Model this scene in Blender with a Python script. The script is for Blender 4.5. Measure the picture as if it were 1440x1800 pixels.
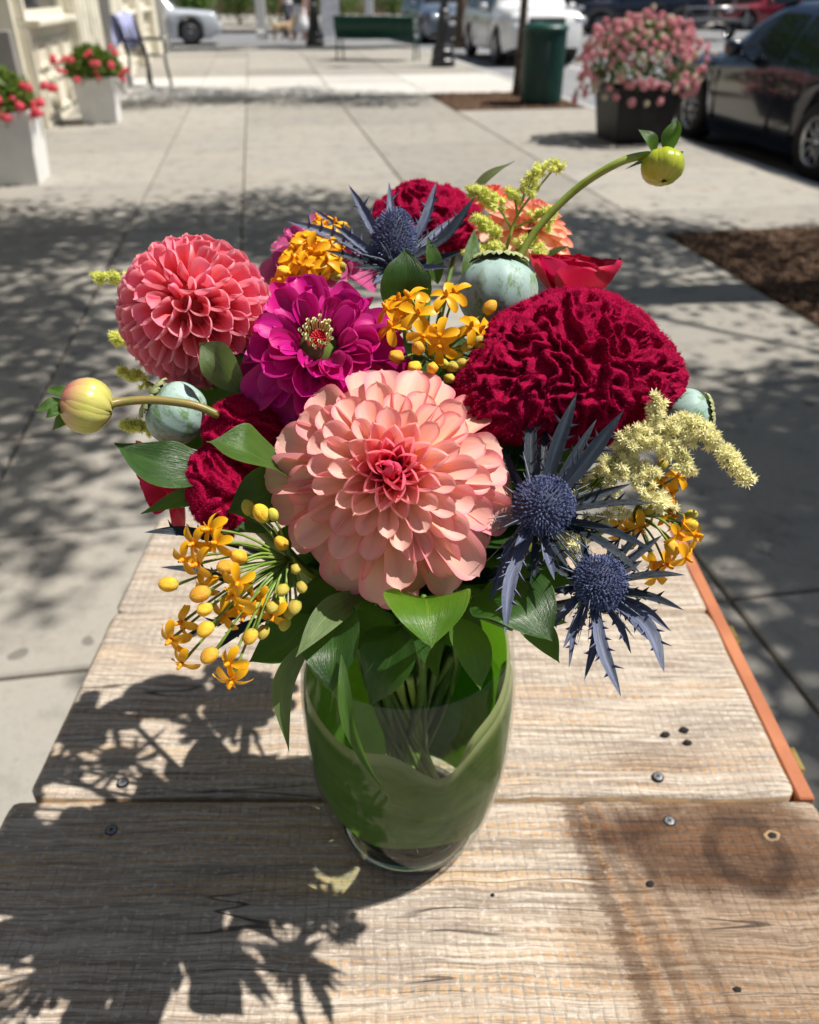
import bpy, bmesh, math, random
from math import sin, cos, pi, radians, sqrt, atan2, exp
from mathutils import Vector as V, Matrix, noise
import numpy as np

sc = bpy.context.scene
for o in list(bpy.data.objects):
    bpy.data.objects.remove(o)

# ------------------------------------------------------------------ camera
F_PX = 1442.0                       # focal length in photo pixels (1440 x 1800 frame)
PITCH = math.atan((900 + 20) / F_PX)
CAM = V((0, 0, 1.38))
cam_data = bpy.data.cameras.new('camera')
cam_data.sensor_fit = 'HORIZONTAL'
cam_data.sensor_width = 25.93
cam_data.lens = 25.93 * F_PX / 1440
cam_data.clip_start = 0.02
cam_data.clip_end = 400
cam_data.dof.use_dof = True
cam_data.dof.focus_distance = 0.43
cam_data.dof.aperture_fstop = 8.2
cam = bpy.data.objects.new('camera', cam_data)
cam.location = CAM
cam.rotation_euler = (pi / 2 - PITCH, 0, 0)
sc.collection.objects.link(cam)
sc.camera = cam

# ------------------------------------------------------------------ light
SUN_EL, SUN_AZ = radians(60.5), radians(5)      # azimuth counted from +X towards +Y
TO_SUN = V((cos(SUN_EL) * cos(SUN_AZ), cos(SUN_EL) * sin(SUN_AZ), sin(SUN_EL)))
world = bpy.data.worlds.new('World'); sc.world = world; world.use_nodes = True
wn = world.node_tree.nodes; wn.clear()
sky = wn.new('ShaderNodeTexSky'); sky.sky_type = 'NISHITA'; sky.sun_disc = False
sky.sun_elevation = SUN_EL; sky.sun_rotation = pi / 2 - SUN_AZ
sky.air_density = 1.0; sky.dust_density = 1.2
bgn = wn.new('ShaderNodeBackground'); bgn.inputs['Strength'].default_value = 0.050
wo = wn.new('ShaderNodeOutputWorld')
world.node_tree.links.new(sky.outputs[0], bgn.inputs[0]); world.node_tree.links.new(bgn.outputs[0], wo.inputs[0])
sun_d = bpy.data.lights.new('sun', 'SUN'); sun_d.energy = 5.0; sun_d.angle = radians(0.53); sun_d.color = (1, .955, .88)
sun = bpy.data.objects.new('sun', sun_d); sc.collection.objects.link(sun)
sun.rotation_euler = TO_SUN.to_track_quat('Z', 'Y').to_euler(); sun.location = (6, 2, 9)
sc.view_settings.view_transform = 'Standard'; sc.view_settings.look = 'None'
sc.view_settings.gamma = 1; sc.view_settings.use_curve_mapping = False
sc.view_settings.exposure = 0.43
sc.render.engine = 'CYCLES'
sc.cycles.use_denoising = True
sc.cycles.caustics_reflective = False; sc.cycles.caustics_refractive = False
sc.cycles.max_bounces = 8; sc.cycles.transparent_max_bounces = 16
sc.cycles.diffuse_bounces = 3; sc.cycles.glossy_bounces = 3
sc.cycles.sample_clamp_indirect = 6

# ------------------------------------------------------------------ coordinates
FWD = V((0, cos(PITCH), -sin(PITCH))); UPV = V((0, sin(PITCH), cos(PITCH))); RGT = V((1, 0, 0))
def W(px, py, d):
    """world point seen at photo pixel (px,py) at depth d metres along the view axis"""
    return CAM + FWD * d + RGT * ((px - 720) / F_PX * d) + UPV * ((900 - py) / F_PX * d)
def D(r, u, t=0.0):
    """direction: r to the right, u up in view, t towards the viewer"""
    return (RGT * r + UPV * u - FWD * t).normalized()
def TP(px, py, z=0.78):
    a = (px - 720) / F_PX; b = (900 - py) / F_PX
    d = FWD + RGT * a + UPV * b
    return CAM + d * ((CAM.z - z) / -d.z)
ANG = math.atan((720 - 440) / (F_PX / cos(PITCH)))   # street runs this far anticlockwise of the view
SWM = Matrix.Rotation(ANG, 4, 'Z')
def SW(lat, lon, z=0.0):
    return SWM @ V((lat, lon, z))
def T(*a): return Matrix.Translation(V(a) if len(a) == 3 else a[0])
def RX(a): return Matrix.Rotation(a, 4, 'X')
def RY(a): return Matrix.Rotation(a, 4, 'Y')
def RZ(a): return Matrix.Rotation(a, 4, 'Z')
def SC(x, y=None, z=None):
    y = x if y is None else y; z = x if z is None else z
    return Matrix.Diagonal((x, y, z, 1))
def frame(c, n, up=None):
    """matrix at c whose Z axis is n and whose Y axis leans to up"""
    z = V(n).normalized(); up = V(up) if up is not None else V((0, 0, 1))
    if abs(z.dot(up.normalized())) > .98: up = V((0, 1, .1))
    x = up.cross(z).normalized(); y = z.cross(x)
    m = Matrix((x, y, z)).transposed().to_4x4()
    m.translation = V(c)
    return m
def lerp(a, b, t): return a + (b - a) * t
def curve(pts, n):
    """Catmull-Rom through points"""
    p = [V(q) for q in pts]
    if len(p) == 2: return [p[0].lerp(p[1], i / (n - 1)) for i in range(n)]
    p = [p[0] * 2 - p[1]] + p + [p[-1] * 2 - p[-2]]
    out = []; m = len(p) - 3
    for i in range(n):
        t = i / (n - 1) * m; k = min(int(t), m - 1); f = t - k
        a, b, c, d = p[k:k + 4]
        out.append(.5 * ((2 * b) + (c - a) * f + (2 * a - 5 * b + 4 * c - d) * f * f + (3 * b - a - 3 * c + d) * f ** 3))
    return out

# ------------------------------------------------------------------ objects
WM = {}
def link(o, parent, wm):
    sc.collection.objects.link(o)
    if parent is not None:
        o.parent = parent; o.matrix_basis = WM[parent.name].inverted() @ wm
    else:
        o.matrix_basis = wm
    WM[o.name] = wm.copy()
    return o
def thing(name, label, cat, loc=(0, 0, 0), rz=0, group=None):
    o = bpy.data.objects.new(name, None); o.empty_display_size = .05
    link(o, None, T(V(loc)) @ RZ(rz))
    o['label'] = label; o['category'] = cat
    if group: o['group'] = group
    return o
def struct(name, label=None, loc=(0, 0, 0), rz=0):
    o = bpy.data.objects.new(name, None); link(o, None, T(V(loc)) @ RZ(rz)); o['kind'] = 'structure'
    if label: o['label'] = label
    return o
def put(name, me, parent, wm=None, color=None):
    o = bpy.data.objects.new(name, me)
    link(o, parent, wm if wm is not None else Matrix.Identity(4))
    if color: o.color = color
    return o

class MB:
    def __init__(s): s.v = []; s.f = []; s.mi = []; s.uv = []
    def add(s, verts, faces, M=None, mi=0, uv=None):
        n = len(s.v)
        for i, q in enumerate(verts):
            s.v.append(tuple(M @ V(q)) if M is not None else tuple(q))
        s.uv += list(uv) if uv else [(0, 0)] * len(verts)
        for f in faces: s.f.append(tuple(a + n for a in f)); s.mi.append(mi)
        return s
    def box(s, x0, x1, y0, y1, z0, z1, M=None, mi=0, b=0.0):
        if b <= 0:
            vs = [(x, y, z) for z in (z0, z1) for y in (y0, y1) for x in (x0, x1)]
            return s.add(vs, [(0, 2, 3, 1), (4, 5, 7, 6), (0, 1, 5, 4), (2, 6, 7, 3), (0, 4, 6, 2), (1, 3, 7, 5)], M, mi)
        # bevelled box: three nested rings
        vs = []
        for (z, k) in ((z0, b), (z0 + b, 0), (z1 - b, 0), (z1, b)):
            xa, xb, ya, yb = x0 + k, x1 - k, y0 + k, y1 - k
            e = b if k == 0 else 0.0
            vs += [(xa + e, ya, z), (xb - e, ya, z), (xb, ya + e, z), (xb, yb - e, z), (xb - e, yb, z), (xa + e, yb, z), (xa, yb - e, z), (xa, ya + e, z)]
        fs = [tuple(range(7, -1, -1)), tuple(range(24, 32))]
        for r in range(3):
            for i in range(8):
                j = (i + 1) % 8; fs.append((r * 8 + i, r * 8 + j, r * 8 + 8 + j, r * 8 + 8 + i))
        return s.add(vs, fs, M, mi)
    def tube(s, path, rad, n=8, M=None, mi=0, cap=True):
        path = [V(p) for p in path]; m = len(path)
        if not hasattr(rad, '__len__'): rad = [rad] * m
        t0 = (path[1] - path[0]).normalized()
        a = t0.orthogonal().normalized(); vs = []
        for i, p in enumerate(path):
            t = (path[min(i + 1, m - 1)] - path[max(i - 1, 0)]).normalized()
            a = (a - t * a.dot(t)).normalized(); b = t.cross(a)
            for k in range(n):
                q = 2 * pi * k / n
                vs.append(p + (a * cos(q) + b * sin(q)) * rad[i])
        fs = [(i * n + k, i * n + (k + 1) % n, (i + 1) * n + (k + 1) % n, (i + 1) * n + k) for i in range(m - 1) for k in range(n)]
        if cap: fs += [tuple(range(n - 1, -1, -1)), tuple(range((m - 1) * n, m * n))]
        return s.add(vs, fs, M, mi)
    def lathe(s, prof, n=24, M=None, mi=0, fn=None, capb=False, capt=False):
        vs = []
        for (r, z) in prof:
            for k in range(n):
                q = 2 * pi * k / n; rr = r * (fn(q, z) if fn else 1)
                vs.append((rr * cos(q), rr * sin(q), z))
        m = len(prof)
        fs = [(i * n + k, i * n + (k + 1) % n, (i + 1) * n + (k + 1) % n, (i + 1) * n + k) for i in range(m - 1) for k in range(n)]
        if capb: fs.append(tuple(range(n - 1, -1, -1)))
        if capt: fs.append(tuple(range((m - 1) * n, m * n)))
        return s.add(vs, fs, M, mi)
    def mesh(s, name, mats, smooth=True):
        me = bpy.data.meshes.new(name)
        me.from_pydata(s.v, [], s.f)
        if not isinstance(mats, (list, tuple)): mats = [mats]
        for m in mats: me.materials.append(m)
        if len(mats) > 1: me.polygons.foreach_set('material_index', s.mi)
        me.polygons.foreach_set('use_smooth', [smooth] * len(s.f))
        if any(u != (0, 0) for u in s.uv):
            uvl = me.uv_layers.new(name='UVMap')
            li = np.empty(len(me.loops), dtype=np.int32); me.loops.foreach_get('vertex_index', li)
            uvl.data.foreach_set('uv', np.array(s.uv, dtype=np.float32)[li].ravel())
        me.update()
        return me
    def put(s, name, mats, parent, wm=None, smooth=True, color=None):
        return put(name, s.mesh(name, mats, smooth), parent, wm, color)
def nmesh(name, vs, fs, mats, smooth=False):
    """fast mesh of equal-size faces from numpy arrays"""
    me = bpy.data.meshes.new(name); vs = np.asarray(vs, np.float32); fs = np.asarray(fs, np.int32); k = fs.shape[1]
    me.vertices.add(len(vs)); me.vertices.foreach_set('co', vs.ravel())
    me.loops.add(fs.size); me.loops.foreach_set('vertex_index', fs.ravel())
    me.polygons.add(len(fs)); me.polygons.foreach_set('loop_start', np.arange(0, fs.size, k, dtype=np.int32))
    me.polygons.foreach_set('use_smooth', [smooth] * len(fs))
    me.materials.append(mats); me.update(calc_edges=True)
    return me

# ------------------------------------------------------------------ materials
class NT:
    def __init__(s, name):
        s.m = bpy.data.materials.new(name); s.m.use_nodes = True; s.t = s.m.node_tree; s.t.nodes.clear()
        s.out = s.t.nodes.new('ShaderNodeOutputMaterial')
    def n(s, typ, ins=None, **props):
        x = s.t.nodes.new('ShaderNode' + typ)
        for k, v in props.items(): setattr(x, k, v)
        for k, v in (ins or {}).items(): s.set(x.inputs[k], v)
        return x
    def set(s, sock, v):
        if isinstance(v, bpy.types.NodeSocket): s.t.links.new(v, sock)
        elif isinstance(v, bpy.types.Node): s.t.links.new(v.outputs[0], sock)
        else:
            if hasattr(sock.default_value, '__len__') and hasattr(v, '__len__') and len(sock.default_value) == 4 and len(v) == 3: v = (*v, 1)
            sock.default_value = v
    def math(s, op, a, b=0.0, c=None, clamp=False):
        x = s.n('Math', operation=op, use_clamp=clamp); s.set(x.inputs[0], a); s.set(x.inputs[1], b)
        if c is not None: s.set(x.inputs[2], c)
        return x.outputs[0]
    def mix(s, f, a, b, mode='MIX'):
        x = s.n('Mix', data_type='RGBA', blend_type=mode, clamp_factor=True); s.set(x.inputs[0], f); s.set(x.inputs[6], a); s.set(x.inputs[7], b)
        return x.outputs[2]
    def step(s, v, a, b):
        x = s.n('MapRange', interpolation_type='SMOOTHSTEP'); s.set(x.inputs[0], v); x.inputs[1].default_value = a; x.inputs[2].default_value = b
        return x.outputs[0]
    def noise(s, vec, scale, detail=3, rough=.55, dist=0):
        x = s.n('TexNoise'); s.set(x.inputs['Vector'], vec); x.inputs['Scale'].default_value = scale
        x.inputs['Detail'].default_value = detail; x.inputs['Roughness'].default_value = rough; x.inputs['Distortion'].default_value = dist
        return x.outputs[0]
    def obj(s): return s.n('TexCoord').outputs['Object']
    def uv(s): return s.n('TexCoord').outputs['UV']
    def pos(s): return s.n('NewGeometry').outputs['Position']
    def scale(s, vec, sc3, loc=(0, 0, 0)):
        x = s.n('Mapping'); s.set(x.inputs[0], vec); x.inputs['Scale'].default_value = sc3; x.inputs['Location'].default_value = loc
        return x.outputs[0]
    def sep(s, vec):
        x = s.n('SeparateXYZ'); s.set(x.inputs[0], vec); return x.outputs
    def bump(s, h, strength=.5, dist=.001):
        x = s.n('Bump'); s.set(x.inputs['Height'], h); x.inputs['Strength'].default_value = strength; x.inputs['Distance'].default_value = dist
        return x.outputs[0]
    def bsdf(s, col, rough=.5, spec=.5, metal=0, coat=0, normal=None, transl=0, tcol=None, sheen=0):
        p = s.n('BsdfPrincipled'); s.set(p.inputs['Base Color'], col); s.set(p.inputs['Roughness'], rough)
        s.set(p.inputs['Specular IOR Level'], spec); p.inputs['Metallic'].default_value = metal; p.inputs['Coat Weight'].default_value = coat
        p.inputs['Coat Roughness'].default_value = .04
        if sheen: p.inputs['Sheen Weight'].default_value = sheen
        if normal is not None: s.set(p.inputs['Normal'], normal)
        res = p.outputs[0]
        if transl:
            t = s.n('BsdfTranslucent'); s.set(t.inputs[0], tcol if tcol is not None else col)
            if normal is not None: s.set(t.inputs['Normal'], normal)
            mx = s.n('MixShader'); mx.inputs[0].default_value = transl; s.set(mx.inputs[1], res); s.set(mx.inputs[2], t.outputs[0]); res = mx.outputs[0]
        s.t.links.new(res, s.out.inputs[0]); return p
def mat(name, c1, c2=None, scale=20, rough=.5, spec=.5, metal=0, coat=0, bump=0, bscale=None, bdist=.001, transl=0, tcol=None, sheen=0, rnd=0, lo=.35, hi=.65, detail=4):
    k = NT(name); co = k.obj(); col = c1
    if c2 is not None: col = k.mix(k.step(k.noise(co, scale, detail), lo, hi), c1, c2)
    if rnd:
        r = k.n('ObjectInfo').outputs['Random']
        hsv = k.n('HueSaturation'); k.set(hsv.inputs['Value'], k.math('MULTIPLY_ADD', r, rnd, 1 - rnd / 2)); k.set(hsv.inputs['Color'], col); col = hsv.outputs[0]
    nb = k.bump(k.noise(co, bscale or scale * 4, 4), bump, bdist) if bump else None
    k.bsdf(col, rough, spec, metal, coat, nb, transl, tcol, sheen)
    return k.m
# ================================================================== STREET
# materials
def concrete(name, base, dark, warm):
    k = NT(name); p = k.pos()
    n1 = k.noise(p, 1.3, 5, .6); n2 = k.noise(p, 38, 4, .7); n3 = k.noise(p, 260, 2, .6); n4 = k.noise(p, 6, 5, .65)
    c = k.mix(k.step(n1, .3, .72), base, warm)
    c = k.mix(k.math('MULTIPLY', k.step(n4, .48, .74), .6), c, dark)
    c = k.mix(k.math('MULTIPLY', k.step(n2, .5, .75), .35), c, dark)
    c = k.mix(k.math('MULTIPLY', k.step(n3, .55, .7), .5), c, dark)
    c = k.mix(k.math('MULTIPLY', k.step(k.noise(p, 13, 1, .3), .71, .735), .6), c, (dark[0] * .5, dark[1] * .5, dark[2] * .5))
    cr = k.math('ABSOLUTE', k.math('SUBTRACT', k.noise(p, 1.7, 5, .6), .5))
    c = k.mix(k.math('MULTIPLY', k.math('MULTIPLY', k.step(cr, .0035, .0008), k.step(k.noise(p, .6, 2), .52, .6)), .7), c, (dark[0] * .4, dark[1] * .4, dark[2] * .4))
    r = k.n('ObjectInfo').outputs['Random']
    h = k.n('HueSaturation'); k.set(h.inputs['Value'], k.math('MULTIPLY_ADD', r, .26, .85)); k.set(h.inputs['Color'], c)
    hgt = k.math('ADD', k.math('MULTIPLY', n3, .6), n2)
    k.bsdf(h.outputs[0], .88, .25, normal=k.bump(hgt, .35, .003)); return k.m
m_conc = concrete('sidewalk_concrete', (.305, .29, .26), (.15, .142, .128), (.34, .312, .27))
m_conc2 = concrete('pale_concrete', (.50, .485, .46), (.34, .33, .31), (.54, .51, .47))
m_curb = concrete('granite_curb', (.42, .41, .40), (.22, .22, .22), (.48, .46, .44))
m_asph = concrete('street_asphalt', (.20, .205, .215), (.12, .12, .125), (.24, .24, .245))
m_joint = mat('joint_dirt', (.10, .085, .065), (.17, .14, .10), 30, .95, .1)
m_soil = mat('bed_soil', (.035, .022, .015), (.07, .045, .03), 25, .95, .1, bump=.6, bscale=60, bdist=.01)
m_mulch = mat('mulch_bark', (.06, .034, .022), (.24, .15, .10), 75, .9, .15, rnd=0)

ground = struct('ground')
MB().box(-60, 60, -30, 150, -.6, -.16).put('subsoil', m_soil, ground, SWM, smooth=False)
# slabs
LATS = [-3.6, -2.35, -.97, -.20, 1.13, 2.58, 4.42]
LONS = [-5.5, -4, -2.6, -1.2, .2, 1.57, 2.86, 4.30, 5.90, 7.55, 9.2, 10.8, 12.45, 14.1, 15.8, 17.5, 19.2, 20.9, 22.6, 24.6]
sidewalk = struct('sidewalk')
MB().box(-3.6, 4.42, -5.5, 24.6, -.15, -.014, SWM).put('joint_bed', m_joint, sidewalk, smooth=False)
rr = random.Random(5)
for i in range(len(LATS) - 1):
    ys = list(LONS)
    if i in (1, 2): ys = sorted(ys + [2.2, 3.55, .9])
    for j in range(len(ys) - 1):
        a, b, c, d = LATS[i], LATS[i + 1], ys[j], ys[j + 1]
        if i == 5 and (d <= 5.4 or (11.8 < c + .5 and d < 14.3)): continue
        if i == 5 and c < 5.9 and d > 5: c = 5.3 if abs(c - 4.3) < .1 else c
        if i == 5 and abs(d - 12.45) < .01: d = 11.9
        g = .006; z = rr.uniform(-.002, .002)
        mb = MB(); mb.box(a + g, b - g, c + g, d - g, -.10, z, b=.007)
        mm = m_conc2 if (14 < c + .2 < 17.2) else m_conc
        mb.put('slab', mm, sidewalk, SWM, smooth=False)
# curb + street
street = struct('street')
MB().box(4.58, 14.5, -30, 27.5, -.155, -.13).put('asphalt', m_asph, street, SWM, smooth=False)
MB().box(-60, 60, 27.6, 38.5, -.155, -.128).put('asphalt', m_asph, street, SWM, smooth=False)
for a0 in [x * 1.9 - 30 for x in range(30)]:
    if a0 < 24.5: MB().box(4.43, 4.57, a0 + .004, a0 + 1.896, -.155, .004, b=.012).put('kerbstone', m_curb, street, SWM, smooth=False)
m_line = mat('road_paint', (.72, .72, .70), (.5, .5, .49), 8, .7)
for k_ in range(5):
    MB().box(7.0, 7.1, -8 + k_ * 6.4, -4.8 + k_ * 6.4, -.129, -.124).put('lane_mark', m_line, street, SWM, smooth=False)
corner = struct('pavement_corner')
MB().box(-12, 4.5, 24.62, 27.5, -.14, -.004, b=.02).put('ramp_slab', m_conc, corner, SWM, smooth=False)
far = struct('far_pavement')
MB().box(-60, 60, 38.6, 60, -.15, .02, b=.02).put('pavement_slab', m_conc, far, SWM, smooth=False)
MB().box(14.6, 19, -30, 27.5, -.15, .02, b=.02).put('pavement_slab', m_conc, far, SWM, smooth=False)

# mulch beds with real chips
def mulch_bed(label, a, b, c, d, n, seed):
    root = thing('mulch_bed', label, 'mulch bed', SW((a + b) / 2, (c + d) / 2), ANG, 'mulch beds in the pavement')
    MB().box(a, b, c, d, -.12, -.012).put('soil', m_soil, root, SWM, smooth=False)
    rs = np.random.RandomState(seed); p = np.stack([rs.uniform(a + .02, b - .02, n), rs.uniform(c + .02, d - .02, n), rs.uniform(-.014, .012, n)], 1)
    th = rs.uniform(0, pi, n); l = rs.uniform(.012, .035, n); w = rs.uniform(.004, .011, n)
    ux = np.stack([np.cos(th), np.sin(th), rs.uniform(-.35, .35, n)], 1) * l[:, None]
    uy = np.stack([-np.sin(th), np.cos(th), rs.uniform(-.4, .4, n)], 1) * w[:, None]
    uz = np.array([0, 0, 1]) * rs.uniform(.003, .008, n)[:, None]
    vs = np.concatenate([p - ux - uy, p + ux - uy * .6, p + ux * .8 + uy, p - ux * .9 + uy * .7, p - ux * .7 + uz, p + ux * .7 + uz], 0)
    i = np.arange(n)
    q = [np.stack([i + a_ * n, i + b_ * n, i + c_ * n, i + d_ * n], 1) for a_, b_, c_, d_ in ((0, 1, 5, 4), (1, 2, 5, 5), (2, 3, 4, 5), (3, 0, 4, 4))]
    f4 = np.concatenate([q[0], q[2]]); f3 = np.concatenate([q[1][:, :3], q[3][:, :3]])
    o = put('bark_chips', nmesh('bark_chips', vs, np.concatenate([f3, f4[:, :3], f4[:, [0, 2, 3]]]), m_mulch), root, SWM); o['kind'] = 'stuff'
    return root
mulch_bed('brown bark mulch bed beside the pavement, in dappled shade and close by', 2.6, 4.41, .5, 5.28, 15000, 3)
mulch_bed('brown bark mulch bed round the thin young tree and green trash can', 2.6, 4.41, 11.92, 14.09, 5000, 4)

# fallen petals and leaf bits on the pavement
m_bit = mat('dry_leaf', (.25, .12, .04), (.12, .07, .03), 30, .8)
for k_ in range(26):
    la, lo = rr.uniform(-2.1, 2.3), rr.uniform(2.0, 11)
    if k_ < 9: la, lo = rr.uniform(-1.8, -1.2), rr.uniform(6.6, 9)
    s = rr.uniform(.008, .016); m = MB()
    m.add([(-s, 0, .003), (0, -s * .5, .001), (s, 0, .006), (0, s * .5, .002)], [(0, 1, 2, 3)])
    o = m.put('fallen_leaf', m_bit, None, T(SW(la, lo, .002)) @ RZ(rr.uniform(0, 6)))
    o['label'] = 'tiny dry leaf lying on the pale pavement slabs'; o['category'] = 'leaf'; o['group'] = 'dry leaves on the pavement'

# ------------------------------------------------------------------ building on the left
m_cream = mat('cream_paint', (.80, .76, .64), (.72, .67, .55), 3, .55, bump=.1, bscale=40)
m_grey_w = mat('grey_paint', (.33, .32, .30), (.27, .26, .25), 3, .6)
m_dark = mat('dark_recess', (.02, .022, .03), (.035, .035, .045), 3, .5)
m_navy = mat('navy_door_paint', (.012, .018, .055), (.02, .025, .07), 2, .35)
k = NT('shop_glass'); k.bsdf((.02, .025, .03), .06, .8); m_sglass = k.m
m_brick = mat('red_brick_wall', (.30, .11, .07), (.22, .08, .05), 9, .85)
bld = thing('storefront_building', 'cream painted storefront with fluted pilasters, raised panels and navy door', 'building', SW(-2.4, 14), ANG)
X0 = -2.42
MB().box(-9, X0 - .16, 10.95, 26.4, -.1, 4.6).box(-9, X0 - .16, -2, 6.3, -.1, 4.6).box(-9, X0 - 1.9, 6.3, 10.95, -.1, 4.6).box(X0 - 1.9, X0 - .16, 6.3, 10.95, 2.75, 4.6).put('wall', m_cream, bld, SWM, smooth=False)
MB().box(X0 - 1.89, X0 - .15, 6.31, 10.94, -.1, -.002).put('entry_floor', m_conc, bld, SWM, smooth=False)
def pilaster(y0, y1, m=None, proud=.14):
    m = m or m_cream; mb = MB()
    mb.box(X0 - .16, X0 + proud - .04, y0, y1, 0, 4.3, b=.01)
    w = y1 - y0
    for q in range(3):
        c = y0 + w * (q + .5) / 3
        mb.box(X0 + proud - .041, X0 + proud - .012, c - w * .11, c + w * .11, .42, 3.9, b=.008)
    mb.put('pilaster', m, bld, SWM, smooth=False)
    MB().box(X0 - .15, X0 + proud + .02, y0 - .03, y1 + .03, 0, .36, b=.02).put('plinth', m, bld, SWM, smooth=False)
def bay(y0, y1, sill=1.02):
    f = MB().box(X0 - .158, X0 - .04, y0, y1, 0, sill, b=.004).put('bulkhead_panel', m_cream, bld, SWM, smooth=False)
    mb = MB(); n = max(1, round((y1 - y0) / .8)); w = (y1 - y0) / n
    for q in range(n):
        a, b = y0 + q * w + .07, y0 + (q + 1) * w - .07
        for (za, zb) in ((.12, .5), (.6, sill - .14)):
            mb.box(X0 - .041, X0 - .012, a, b, za, za + .04); mb.box(X0 - .041, X0 - .012, a, b, zb - .04, zb)
            mb.box(X0 - .041, X0 - .012, a, a + .04, za + .041, zb - .041); mb.box(X0 - .041, X0 - .012, b - .04, b, za + .041, zb - .041)
    mb.put('moulding', m_cream, bld, SWM, smooth=False)
    MB().box(X0 - .158, X0 + .10, y0, y1, sill + .002, sill + .075, b=.012).put('sill', m_cream, bld, SWM, smooth=False)
    w = MB().box(X0 - .157, X0 - .12, y0 + .1, y1 - .1, sill + .16, 3.0).put('window', m_sglass, bld, SWM, smooth=False)
    fr = MB()
    fr.box(X0 - .157, X0 - .05, y0, y0 + .099, sill + .077, 3.1); fr.box(X0 - .157, X0 - .05, y1 - .099, y1, sill + .077, 3.1)
    fr.box(X0 - .157, X0 - .052, y0 + .1, y1 - .1, sill + .077, sill + .158); fr.box(X0 - .157, X0 - .052, y0 + .1, y1 - .1, 3.002, 3.1)
    fr.put('window_frame', m_cream, bld, SWM, smooth=False)
bay(11.05, 13.3); pilaster(13.35, 14.3); pilaster(14.35, 15.2)
MB().box(X0 - .159, X0 - .1, 15.25, 16.55, 0, 3.2).put('door', m_navy, bld, SWM, smooth=False)
MB().box(X0 - .098, X0 - .085, 15.4, 16.4, 1.2, 2.9).put('door_glass', m_sglass, bld, SWM, smooth=False)
MB().box(X0 - .158, X0 + .30, 15.25, 16.55, 0, .14, b=.015).put('door_step', m_curb, bld, SWM, smooth=False)
pilaster(16.6, 17.3); pilaster(17.4, 18.1); bay(18.15, 20.2, .95); pilaster(20.25, 21.0); bay(21.05, 23.2, .95); pilaster(23.25, 24.0)
pilaster(24.1, 24.8, m_grey_w, .2); pilaster(25.0, 25.6); pilaster(25.7, 26.3)
# shaded entrance recess nearer the viewer
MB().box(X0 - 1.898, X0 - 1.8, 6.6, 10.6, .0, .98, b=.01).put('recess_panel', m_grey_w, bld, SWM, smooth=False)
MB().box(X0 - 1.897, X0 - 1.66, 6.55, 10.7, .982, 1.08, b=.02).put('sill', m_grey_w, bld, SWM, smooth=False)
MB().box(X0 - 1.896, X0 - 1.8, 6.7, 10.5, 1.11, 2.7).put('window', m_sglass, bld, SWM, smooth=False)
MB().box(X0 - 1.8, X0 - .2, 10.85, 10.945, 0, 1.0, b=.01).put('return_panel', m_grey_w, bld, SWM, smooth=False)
MB().box(X0 - .155, X0 + .02, -1.9, 6.25, 0, 1.0, b=.01).put('recess_panel', m_cream, bld, SWM, smooth=False)
MB().box(X0 - .157, X0 - .1, -1.8, 6.2, 1.1, 3.0).put('window', m_sglass, bld, SWM, smooth=False)
MB().box(X0 - .3, X0 + .28, -2, 26.4, 4.32, 4.62, b=.04).put('cornice', m_cream, bld, SWM, smooth=False)
# grey post at the end of the shop
# ------------------------------------------------------------------ leaf and flower scatter helpers
def leaf_cards(pts, size, seed, flat=.5):
    rs = np.random.RandomState(seed); n = len(pts)
    th = rs.uniform(0, 2 * pi, n); s = size * rs.uniform(.6, 1.25, n)
    el = rs.normal(0, flat, n)
    a = np.stack([np.cos(th) * np.cos(el), np.sin(th) * np.cos(el), np.sin(el)], 1)
    b = np.cross(a, rs.normal(0, 1, (n, 3)) * flat + np.array([0, 0, 1.])); b /= np.linalg.norm(b, axis=1)[:, None] + 1e-6
    a *= s[:, None]; b *= (s * .36)[:, None]; c = np.cross(a, b); c /= np.linalg.norm(c, axis=1)[:, None] + 1e-9; c *= (s * .1)[:, None]
    p = np.asarray(pts)
    vs = np.stack([p - a * .5, p - a * .05 + b * .9 + c, p + a * .5, p - a * .05 - b * .9 + c], 1).reshape(-1, 3)
    i = np.arange(n)[:, None] * 4
    return vs, np.concatenate([i + [0, 1, 2], i + [0, 2, 3]], 0)
m_treeleaf = mat('tree_leaf', (.045, .10, .02), (.07, .15, .03), 3, .5, .3, transl=.35, tcol=(.13, .26, .03))
m_bark = mat('tree_bark', (.085, .06, .045), (.15, .115, .09), 14, .9, .2, bump=.7, bscale=40, bdist=.006)

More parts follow.
